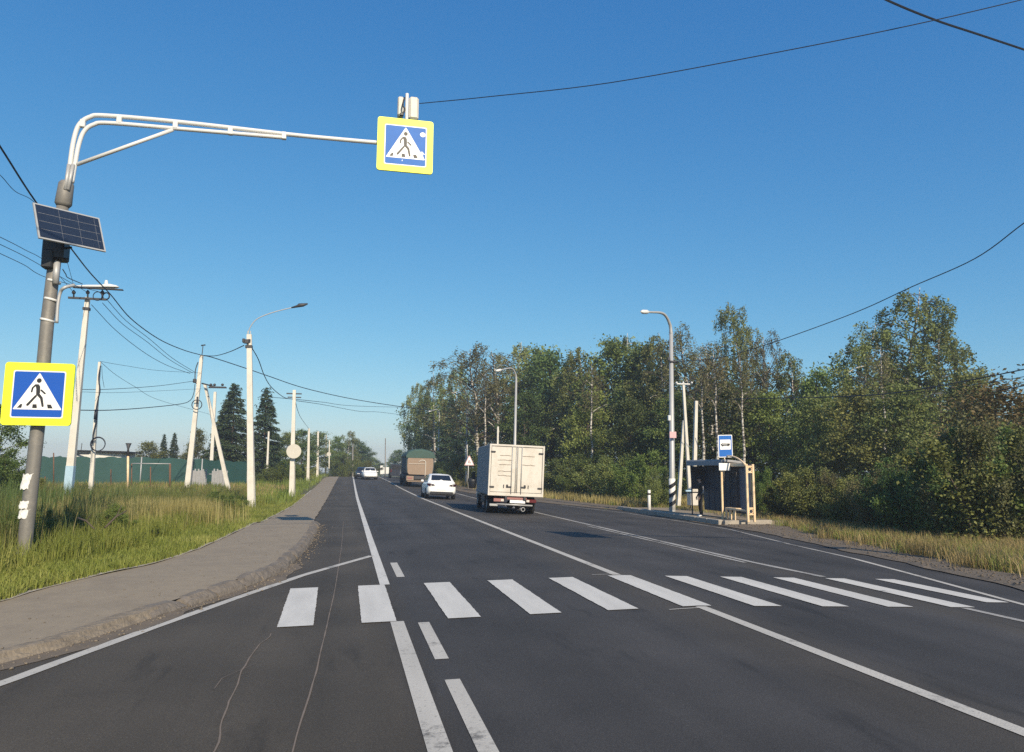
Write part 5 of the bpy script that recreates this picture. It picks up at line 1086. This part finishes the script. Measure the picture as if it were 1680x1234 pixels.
def spruce_proto(kind, seed, H=10., W=2.1, leaf='needle', dens=1., name='spruce_tree'):
    rg = np.random.default_rng(seed); mb = MB(); mb.tube([(0, 0, -.4), (0, 0, H*.5), (0, 0, H*.97)], [.014*H, .008*H, .01], 7); cen = []; dirs = []
    nl = int(H*3.2)
    for i in range(nl):
        s = (i+.5)/nl; z = .06*H+.94*H*s; R = W*(1-s)**.8*rg.uniform(.85, 1.1)+.06
        nb = int(7+6*(1-s))
        for j in range(nb):
            az = rg.uniform(0, 6.28); d = np.array([math.cos(az), math.sin(az), 0]); Lb = R*rg.uniform(.75, 1.12)
            P = bez(np.array([0, 0, z+rg.normal(0, .1)]), d, Lb, .12, .42, 4)
            if j % 3 == 0: mb.tube([tuple(p) for p in P], [.02, .015, .01, .006], 3, caps=False)
            m = int(26*dens*(Lb+.35)); f = np.sqrt(rg.uniform(.02, 1, m))
            q = np.stack([np.interp(f, np.linspace(0, 1, 4), P[:, c]) for c in range(3)], 1); side = np.array([-d[1], d[0], 0])
            q += side*rg.normal(0, .16, (m, 1))*(.4+f[:, None])+np.array([0, 0, -1.])*np.abs(rg.normal(0, .10, (m, 1))); cen.append(q); dirs.append(np.tile(d*.8+np.array([0, 0, -.5]), (m, 1)))
    Cn = np.concatenate(cen); D = np.concatenate(dirs)+rg.normal(0, .45, Cn.shape); D /= np.linalg.norm(D, axis=1)[:, None]
    b = np.cross(D, rg.normal(size=Cn.shape)); b /= np.linalg.norm(b, axis=1)[:, None]; n = len(Cn)
    a = D*.15*rg.uniform(.7, 1.3, (n, 1)); b = b*.045
    V = np.stack([Cn-a, Cn+b, Cn+a, Cn-b], 1).reshape(-1, 3)
    root = thing(name, 'spruce', 'tree', (0, 0, -500)); mb.build('trunk', 'bark', root, True); np_obj('crown', V, np.arange(4*n).reshape(-1, 4), leaf, root)
    PROTO[kind] = [root, H, False]; return root
def bush_proto(kind, seed, H=3., W=1.8, leaf='leaf_dark', dens=1., LS=.13, name='bush', upright=.5):
    rg = np.random.default_rng(seed); mb = MB(); cen = []
    for i in range(int(22*dens)+8):
        az = rg.uniform(0, 6.28); d = np.array([math.cos(az), math.sin(az), 0]); sp = rg.uniform(.1, 1)
        b0 = d*rg.uniform(0, .45)*W; hh = H*rg.uniform(.55, 1.05)*(1-.45*sp*sp)
        P = np.array([b0+np.array([0, 0, -.2]), b0+d*W*sp*.25+np.array([0, 0, hh*.5]), b0+d*W*sp*.75+np.array([0, 0, hh])])
        mb.tube([tuple(p) for p in P], [.025, .018, .006], 4, caps=False)
        for j in range(9):
            f = rg.uniform(.10, 1.12)**.8; q = np.array([np.interp(f, [0, .5, 1], P[:, c]) for c in range(3)]); m = int((.13/LS)**1.6*60*rg.uniform(.3, 1.5))
            cen.append(q+rg.normal(0, 1, (m, 3))*np.array([.22, .22, .20])*rg.uniform(.5, 1.5)*(W/1.8)*(1.25-.75*min(1, f)))
    Cn = np.concatenate(cen); Cn = Cn[Cn[:, 2] > .02]; V, Fq = leaf_quads(Cn, LS, LS*.6, .1, rg)
    root = thing(name, 'bush', 'bush', (0, 0, -500)); mb.build('stems', 'bark', root, True); np_obj('foliage', V, Fq, leaf, root)
    PROTO[kind] = [root, H, False]; return root
tree_proto('birch1', 11, 13, 2.7, 'leaf_olive', 'birch_bark', 34, .28, 1., .17, 'birch', 'birch_tree')
tree_proto('birch2', 12, 13, 2.4, 'leaf_green', 'birch_bark', 32, .22, 1.05, .17, 'birch', 'birch_tree')
tree_proto('birch3', 13, 14, 3.2, 'leaf_olive', 'birch_bark', 54, .22, 1.15, .15, 'birch', 'birch_tree')
tree_proto('brown1', 21, 13, 2.5, 'leaf_brown', 'birch_bark', 44, .30, 1.7, .12, 'sparse', 'birch_tree')
tree_proto('brown2', 22, 13, 2.1, 'leaf_brown', 'birch_bark', 38, .34, 1.5, .12, 'sparse', 'birch_tree')
tree_proto('stem1', 25, 13, 1.5, 'leaf_brown', 'birch_bark', 20, .62, .8, .13, 'sparse', 'birch_tree')
tree_proto('dense1', 31, 11, 2.6, 'leaf_dark', 'bark', 36, .10, 1., .21, 'dense', 'broadleaf_tree')
tree_proto('dense2', 32, 11, 2.3, 'leaf_green', 'bark', 34, .08, 1., .21, 'dense', 'broadleaf_tree')
tree_proto('dense3', 33, 9, 2.4, 'leaf_olive', 'bark', 32, .06, 1., .19, 'dense', 'broadleaf_tree')
tree_proto('rust1', 34, 7, 2.2, 'leaf_rust', 'bark', 30, .10, .8, .15, 'dense', 'broadleaf_tree')
tree_proto('yellow1', 35, 7, 2.0, 'leaf_yellow', 'bark', 28, .10, .9, .19, 'dense', 'broadleaf_tree')
spruce_proto('spruce1', 41, 10, 2.2); spruce_proto('spruce2', 42, 10, 1.7)
bush_proto('bush1', 51, 3, 1.9, 'leaf_green', .9, .085); bush_proto('bush2', 52, 2.6, 1.8, 'leaf_olive', 1., .08); bush_proto('bush3', 53, 3.2, 1.7, 'leaf_green', 1., .08); bush_proto('bush4', 54, 2.4, 1.8, 'leaf_yellow', .8, .09); bush_proto('bush5', 55, 3.2, 1.7, 'leaf_brown', .9, .075); bush_proto('bush6', 56, 3.2, 1.9, 'leaf_dark', 1., .09)
GW = 'trees of the right-hand roadside wood'
def plant(kind, u, vtop, Yd, label, group=None, w=1.0, sink=.1, rot=None):
    root, H, used = PROTO[kind]; p = at(u, vtop, Yd); g = G(p[0], p[1]); sc = (p[2]-g+sink)/H*(1.04 if group == GW else 1)
    rot = rng.uniform(0, 6.28) if rot is None else rot; loc = (p[0], p[1], g-sink); s3 = (sc*w, sc*w, sc)
    if not used:
        PROTO[kind][2] = True; root.location = tuple(map(float, loc)); root.rotation_euler[2] = rot; root.scale = tuple(map(float, s3)); root['label'] = label
        if group: root['group'] = group
        return root
    o = dup(root, loc, rot, tuple(map(float, s3)), label)
    if group: o['group'] = group
    elif 'group' in o: del o['group']
    return o
GW = 'trees of the right-hand roadside wood'
WOOD = [  # kind, px, top py, distance, width factor, label
 ('birch1', 683, 622, 118, .85, 'loose drooping birch at the far left end of the right-hand wood'),
 ('dense1', 700, 650, 112, .9, 'dark tree directly above the cab of the tarp truck'),
 ('birch2', 716, 604, 106, 1., 'rounded green birch above the second farthest right-hand lamp post'),
 ('spruce1', 741, 655, 92, 1.1, 'feathery spruce between the two farthest lamp posts of the right verge'),
 ('birch2', 752, 590, 98, 1., 'tall green birch just left of the first brown birch'),
 ('brown1', 786, 568, 74, 1.6, 'broad brownish birch left of the lamp post behind the box truck'),
 ('brown1', 822, 566, 72, 1.4, 'slim brown birch touching the lamp post behind the box truck'),
 ('birch1', 843, 552, 80, 1.1, 'tall round topped birch right above the box truck'),
 ('dense2', 880, 566, 74, 1., 'green tree above the right edge of the box truck'),
 ('dense1', 903, 572, 70, 1., 'dark dense tree right of the box truck'),
 ('birch1', 938, 574, 66, .95, 'olive birch with a thin white stem halfway between box truck and striped lamp post'),
 ('birch1', 962, 560, 64, 1.1, 'pale twiggy birch with pointed tips left of the tall domed tree'),
 ('dense2', 1000, 552, 62, 1.1, 'tall domed green tree in the middle of the right-hand wood'),
 ('birch2', 1030, 540, 60, 1., 'highest birch left of the striped lamp post'),
 ('dense1', 1062, 560, 58, 1., 'dark tree just left of the striped lamp post'),
 ('birch1', 1088, 536, 55, 1., 'tall olive birch rising behind the striped lamp post head'),
 ('brown1', 1132, 534, 52, 1.1, 'brown bare tipped birch just right of the striped lamp post'),
 ('brown2', 1165, 552, 50, 1.2, 'reddish brown birch above the shelter roof'),
 ('birch3', 1222, 480, 50, .72, 'very tall thin birch towering above the bus stop sign'),
 ('brown1', 1256, 545, 48, .9, 'grey brown birch right of the very tall thin birch'),
 ('birch1', 1302, 566, 46, .9, 'narrow olive birch below the swooping cable'),
 ('dense2', 1338, 604, 44, .9, 'low green tree in the dip left of the great drooping birch'),
 ('birch3', 1395, 530, 44, 1.0, 'dark side crown just left of the great drooping birch'),
 ('birch3', 1466, 455, 42, 1.15, 'great drooping birch that is the tallest tree on the right'),
 ('birch1', 1528, 508, 41, .95, 'drooping birch hugging the right side of the tallest tree'),
 ('dense3', 1578, 612, 34, 1., 'olive bushy tree right of the tallest tree'),
 ('rust1', 1640, 628, 24, 1.5, 'rusty leaved small tree at the right edge of the photo'),
 ('dense1', 1680, 655, 27, 1., 'dark green tree cut by the right edge of the photo'),
 ('dense1', 1110, 640, 44, 1.1, 'low dark tree behind the crooked white pole'),
 ('dense1', 1190, 625, 42, 1.2, 'dark tree right behind the bus shelter'),
 ('dense2', 1265, 640, 40, 1.1, 'mid green tree right of the bus stop sign'),
 ('dense3', 1400, 640, 34, 1.2, 'olive sapling clump below the dark side crown'),
 ('dense3', 1490, 630, 31, 1.1, 'olive sapling clump in front of the tallest tree'),
 ('dense3', 1330, 650, 37, 1.1, 'olive sapling clump below the dip in the treetops'),
 ('dense2', 960, 640, 54, 1.1, 'green young tree low in front of the pointed twiggy birch'),
 ('dense1', 1035, 650, 48, 1.1, 'dark young tree low in front of the domed tree'),
 ('dense1', 860, 640, 66, 1.1, 'dark young tree right behind the box truck top'),
 ('stem1', 798, 600, 70, 1., 'bare stemmed birch left of the lamp post behind the box truck'), ('stem1', 968, 590, 52, 1., 'bare stemmed birch in front of the tall domed tree'),
 ('stem1', 1150, 570, 41, 1., 'bare stemmed birch just right of the short cream post'), ('stem1', 1172, 565, 40, 1., 'bare stemmed birch directly left of the bus stop sign'),
 ('stem1', 1215, 575, 39, 1., 'bare stemmed birch directly right of the bus stop sign'), ('stem1', 1445, 560, 36, 1., 'bare stemmed birch in front of the tallest tree'),
 ('dense2', 800, 655, 76, 1.1, 'green young tree low behind the lamp post left of the box truck'),
]
for k, u, v, Yd, w, lb in WOOD: plant(k, u, v, Yd, lb, GW, w)
GB = 'bushes along the right verge'
BUSH = [('bush2', 1655, 700, 17.6, 1.2, 'dark bush at the lower right edge beside the dry grass'), ('bush6', 1590, 708, 18.6, 1.0, 'largest dark bush below the rusty tree'), ('bush3', 1525, 735, 19.8, 1., 'leafy green bush left of the largest dark bush'), ('rust1', 1550, 700, 22, 1.0, 'thin rust tinted sapling left of the rusty tree'), ('dense3', 1500, 720, 25, .8, 'slender olive sapling above the left end of the dark thicket'),
 ('bush6', 1470, 755, 21.5, 1., 'dark bush at the left end of the dark thicket'), ('bush5', 1628, 690, 17.9, .9, 'brownish twiggy shrub between the two largest dark bushes'), ('bush5', 1555, 725, 19.0, .8, 'brownish twiggy shrub left of the largest dark bush'), ('bush5', 1430, 765, 22.5, .9, 'brownish twiggy shrub at the very left of the dark thicket'), ('bush5', 1372, 775, 25.5, .8, 'brownish twiggy shrub between the two olive bushes'), ('rust1', 1605, 680, 20.5, 1.1, 'rust tinted shrub rising above the dark thicket'), ('bush2', 1400, 780, 24.5, .9, 'olive bush at the middle of the right verge'),
 ('bush2', 1345, 768, 26.5, 1.1, 'olive bush two bushes right of the bus shelter'), ('bush4', 1296, 775, 28, .9, 'pale yellowish bush nearest the right post of the bus shelter'), ('bush3', 1252, 770, 31, .8, 'green shrub peeking out directly behind the right end of the shelter'),
 ('bush2', 1080, 770, 38, .8, 'olive shrub at the foot of the striped lamp post'), ('bush3', 1045, 742, 43, 1.1, 'green bush left of the striped lamp post'), ('bush2', 1002, 748, 46, 1.3, 'wide olive bush in the middle of the verge right of the box truck'),
 ('bush3', 960, 745, 50, 1.3, 'wide green bush nearer the box truck'), ('bush2', 915, 752, 53, 1.3, 'olive bush touching the right edge of the box truck'), ('bush3', 750, 745, 80, 1.3, 'olive bush between the far lamp posts'),
 ('bush2', 735, 752, 88, 1.4, 'grey green bush above the white sedan'), ('bush3', 1700, 700, 17.5, 1., 'green bush running off the right edge of the photo'), ('bush1', 800, 740, 70, 1.2, 'dark bush behind the left edge of the box truck')]
for k, u, v, Yd, w, lb in BUSH: plant(k, u, v, Yd, lb, GB, w, .05)
# left-hand trees
plant('spruce1', 386, 630, 78, 'large dark spruce on the left of the pair', None, 1.5, .3); plant('spruce2', 438, 638, 80, 'slimmer dark spruce on the right of the pair', None, 1.55, .3)
plant('spruce1', 372, 655, 80, 'shorter spruce leaning on the left side of the large dark spruce', None, 1.3, .3)
plant('yellow1', 325, 700, 82, 'pointed yellow green tree behind the braced pole', None, .8); plant('yellow1', 247, 722, 88, 'wide low yellow green tree above the green fence', None, 1.4)
plant('spruce2', 270, 713, 92, 'left one of two small dark conifers above the green fence', None, 1.1); plant('spruce2', 287, 711, 94, 'right one of two small dark conifers above the green fence', None, 1.2)
plant('yellow1', 305, 740, 92, 'low bushy tree between the small conifers and the braced pole', None, 1.2)
plant('dense1', 8, 655, 34, 'dark green tree at the left edge behind the yellow crossing sign', None, 1.); plant('bush3', 12, 745, 33, 'dark bush under the left edge tree', None, 1.1); plant('bush2', 48, 770, 36, 'small olive bush right of the grey pole', None, .9)
GL = 'trees of the left-hand roadside wood'
for k, u, v, Yd, w, lb in [('dense2', 470, 705, 95, 1.4, 'green tree between the slimmer spruce and the round sign pole'), ('dense1', 497, 700, 100, 1.4, 'dark tree behind the first slim white pole'), ('dense2', 522, 704, 120, 1.5, 'green tree behind the middle slim white pole'),
  ('dense2', 552, 712, 130, 1.2, 'birch left of the drooping birch at the end of the left verge'), ('birch1', 571, 700, 135, 1.3, 'drooping birch that is tallest in the far left-hand wood'), ('dense1', 582, 718, 150, 1.6, 'dark tree right of the far drooping birch'),
  ('dense1', 594, 728, 170, 1.7, 'dark tree stepping down towards the oncoming cars'), ('dense2', 604, 742, 190, 1.8, 'smaller tree above the white oncoming car'), ('dense1', 613, 752, 215, 2.2, 'last low tree of the left-hand wood before the gap'), ('bush3', 560, 745, 118, 1.3, 'bush at the foot of the far birches'),
  ('bush2', 575, 752, 124, 1.3, 'bush behind the far slim grey lamp post'), ('bush4', 600, 758, 128, 1.4, 'yellow green bush above the white oncoming car'), ('bush3', 470, 755, 80, 1.5, 'low bush below the slimmer spruce'), ('bush4', 450, 765, 70, 1.3, 'yellowish bush beside the sidewalk lamp pole'), ('bush2', 495, 762, 88, 1.3, 'low bush right of the round sign pole'),
  ('dense1', 655, 735, 190, 1.7, 'low tree on the right of the gap left of the tarp truck'), ('dense2', 642, 748, 230, 1.3, 'tiny tree at the right side of the sky gap'), ('dense2', 625, 760, 260, 2.2, 'farthest low tree closing the road gap')]:
    plant(k, u, v, Yd, lb, GL if u < 620 else None, w)
for k, u, v, Yd, w, lb in [('bush3', 186, 828, 18.5, 1.2, 'dark weed clump behind the longer dead branch'), ('bush1', 366, 806, 29, 1.5, 'tall blue green weed clump left of the sidewalk lamp pole'), ('bush3', 60, 838, 16.8, 1.0, 'weed clump hugging the right side of the grey pole'), ('bush3', 250, 868, 18.5, 1.6, 'bright grass tussock in the middle of the verge'), ('bush1', 8, 835, 15.5, 1.3, 'weed clump cut by the left edge below the crossing sign')]:
    o = plant(k, u, v, Yd, lb, 'weed clumps in the left verge', w, .05); o['category'] = 'weeds'
mb = MB(); c = at(308, 889, 20); mb.poly([c+np.array(q) for q in ((-.12, 0, 0), (-.02, -.03, .03), (.03, .02, .07), (-.06, .05, .06))], (0, .01, .01)); mb.poly([c+np.array(q) for q in ((.02, 0, .03), (.12, -.03, .05), (.14, .02, .09), (.05, .05, .08))], (0, .01, .01)); tag(recenter(mb.build('litter_scrap', 'paper')), 'small white scrap of litter on the short grass by the sidewalk', 'litter')
# deep interior of the right-hand wood: one mass of far stems and leaves
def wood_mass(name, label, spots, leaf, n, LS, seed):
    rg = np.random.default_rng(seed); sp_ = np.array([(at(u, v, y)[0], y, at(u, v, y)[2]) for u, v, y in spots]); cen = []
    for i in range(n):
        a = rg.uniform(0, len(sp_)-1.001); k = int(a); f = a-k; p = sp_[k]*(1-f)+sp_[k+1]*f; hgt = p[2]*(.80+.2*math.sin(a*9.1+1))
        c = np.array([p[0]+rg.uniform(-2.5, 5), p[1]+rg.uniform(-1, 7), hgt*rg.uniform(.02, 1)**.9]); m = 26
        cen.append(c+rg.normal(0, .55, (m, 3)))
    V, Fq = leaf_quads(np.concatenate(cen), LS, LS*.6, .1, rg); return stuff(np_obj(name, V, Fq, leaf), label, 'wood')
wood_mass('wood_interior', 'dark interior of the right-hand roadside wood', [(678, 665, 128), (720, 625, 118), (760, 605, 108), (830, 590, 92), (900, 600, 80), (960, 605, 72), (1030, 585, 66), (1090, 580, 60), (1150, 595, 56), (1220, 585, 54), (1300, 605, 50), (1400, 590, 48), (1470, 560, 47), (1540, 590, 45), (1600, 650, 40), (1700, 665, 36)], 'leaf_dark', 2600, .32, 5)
# ------------------------------------------------------------------ grass
def blades(name, label, P, hgt, wid, m, seed, lean=.35):
    """P (n,2) positions; each blade is a bent strip of two faces"""
    rg = np.random.default_rng(seed); n = len(P); h = hgt*rg.uniform(.45, 1.25, n)*np.ones(n); z = gz(P[:, 0], P[:, 1])-.02
    a = rg.uniform(0, 6.28, n); d = np.stack([np.cos(a), np.sin(a)], 1); s = np.stack([-d[:, 1], d[:, 0]], 1); bend = h*np.abs(rg.normal(0, lean, n))
    w = wid*rg.uniform(.6, 1.4, n); b0 = np.column_stack([P, z]); W3 = np.column_stack([s*w[:, None]/2, np.zeros(n)])
    m1 = b0+np.column_stack([d*(bend*.3)[:, None], h*.55]); tp_ = b0+np.column_stack([d*bend[:, None], h*(1-.15*np.minimum(1, bend/h))])
    V = np.stack([b0-W3, b0+W3, m1+W3*.8, m1-W3*.8, tp_+W3*.12, tp_-W3*.12], 1).reshape(-1, 3); o = np.arange(n)[:, None]*6
    Fq = np.concatenate([o+np.array([0, 1, 2, 3]), o+np.array([3, 2, 4, 5])]); return stuff(np_obj(name, V, Fq, m), label, 'grass')
def scatter(n, y0, y1, fx0, fx1, seed, clump=0., near=1.6, ccell=1.0):
    rg = np.random.default_rng(seed); u = rg.uniform(0, 1, n); p = 1-near
    y = ((y0**p)+(y1**p-y0**p)*u)**(1/p); a, b = np.array([fx0(t) for t in y]), np.array([fx1(t) for t in y]); x = a+(b-a)*rg.uniform(0, 1, n); P = np.stack([x, y], 1)
    if clump > 0:
        nc = max(1, int(n/60)); idx = rg.integers(0, nc, n); c = P[idx]; P = np.where((rg.uniform(0, 1, n) < clump)[:, None], c+rg.normal(0, .16*ccell, (n, 2)), P)
    return P
xs1 = lambda y: float(fl(XS, y))
blades('short_grass', 'short yellow green grass along the edge of the sidewalk', scatter(70000, 9.5, 50, lambda y: xs1(y)-2.6-.05*y*0, lambda y: xs1(y)+.05, 1, .3, 1.7), .14, .012, 'grass', 61, .6)
blades('meadow_grass', 'knee high green and yellow grass around the grey pole', scatter(60000, 9.5, 45, lambda y: xs1(y)-7.5, lambda y: xs1(y)-1.1, 2, .65, 1.6), .42, .013, 'grass', 62, .45)
blades('tall_grass', 'tall dark grass and weeds behind the sidewalk verge', scatter(60000, 12, 46, lambda y: xs1(y)-15-.25*y, lambda y: xs1(y)-2.4, 3, .75, 1.5), .74, .015, 'grass_dark', 63, .3)
blades('dry_weeds', 'dry straw coloured stems standing among the tall grass', scatter(16000, 13, 46, lambda y: xs1(y)-13-.25*y, lambda y: xs1(y)-2.2, 4, .8, 1.5, .8), .62, .012, 'grass_dry', 64, .25)
blades('tall_grass', 'tallest dark grass and nettles left of the grey pole', scatter(16000, 12, 30, lambda y: -10-.55*y, lambda y: -5.4-.05*y, 13, .6, 1.5), .95, .018, 'grass_dark', 73, .3)
_r = np.random.default_rng(31); P_ = np.concatenate([np.array([at(u, v, yd)[0], yd])+_r.normal(0, 1, (n_, 2))*np.array([sx, sy]) for u, v, yd, n_, sx, sy in ((250, 830, 24, 2600, .9, 1.6), (285, 825, 26, 2200, .7, 1.5), (300, 835, 24, 1500, .6, 1.2), (110, 815, 22, 1200, .5, 1.2), (80, 820, 20, 700, .4, .8), (190, 815, 28, 1500, 1.2, 2))])
blades('dry_weeds', 'bleached dry stalks in a patch in the middle of the left verge', P_, .62, .014, 'grass_dry', 74, .15)
blades('field_grass', 'dry yellowish field grass in front of the green fence', scatter(36000, 40, 62, lambda y: -32, lambda y: xs1(y)-1.5, 5, .3, 1.2), .38, .03, 'grass_dry', 65, .35)
blades('field_green', 'greener rough grass at the back of the field and along the slim poles', scatter(36000, 36, 125, lambda y: max(-30, -60/(y/36)), lambda y: xs1(y)-.2, 6, .5, 1.4), .5, .03, 'grass', 66, .35)
for i, (A_, B_, lb) in enumerate((((128, 850, 17.0), (155, 868, 16.6), 'thin pale dead stick lying low in the grass right of the grey pole'), ((172, 866, 17), (208, 838, 17.4), 'longer pale dead branch rising from the weeds to the right of the shorter stick'))):
    mb = MB(); a, b = at(*A_), at(*B_); m_ = (a+b)/2+np.array([0, 0, .05]); mb.tube([a, m_, b], [.022, .018, .010], 6); mb.tube([m_, m_+(b-a)*.2+np.array([.02, 0, .18])], [.012, .005], 5); tag(recenter(mb.build('dead_branch', 'bark')), lb, 'branch')
xg = lambda y: float(fl(XG, y))+.22*math.sin(y*2.7)+.15*math.sin(y*6.1+1)
blades('dry_verge', 'dry straw grass along the right gravel shoulder', scatter(42000, 10, 40, lambda y: xg(y)-.05, lambda y: xg(y)+4.2, 7, .75, 1.4), .36, .012, 'grass_dry', 67, .6)
blades('green_verge', 'greener grass behind the dry right verge', scatter(40000, 10, 60, lambda y: xg(y)+.1, lambda y: xg(y)+6, 8, .8, 1.4), .30, .014, 'grass', 68, .6)
blades('far_verge', 'dry grass strip along the far right verge', scatter(26000, 38, 125, lambda y: xg(y)-.1, lambda y: xg(y)+6, 9, .4, 1.4), .5, .03, 'grass_dry', 69, .3)
# ------------------------------------------------------------------ prototypes that found no place
for k_, (o, H_, used) in PROTO.items():
    if not used:
        for c_ in list(o.children): bpy.data.objects.remove(c_)
        bpy.data.objects.remove(o)
# ------------------------------------------------------------------ thin summer haze
mb = MB(); mb.box((0, 250, 7.85), (690, 770, 21.4)); hz = mb.build('haze', 'cable'); hz.data.materials.clear()
hm = bpy.data.materials.new('haze air'); hm.use_nodes = True; nt = hm.node_tree; nt.nodes.remove(nt.nodes['Principled BSDF'])
pv = nt.nodes.new('ShaderNodeVolumePrincipled'); pv.inputs['Color'].default_value = (.86, .92, 1, 1); pv.inputs['Density'].default_value = .0011; pv.inputs['Anisotropy'].default_value = .2
lk(nt, pv.outputs[0], nt.nodes['Material Output'].inputs['Volume']); hz.data.materials.append(hm); stuff(hz, 'thin pale summer haze over the road and woods', 'haze')
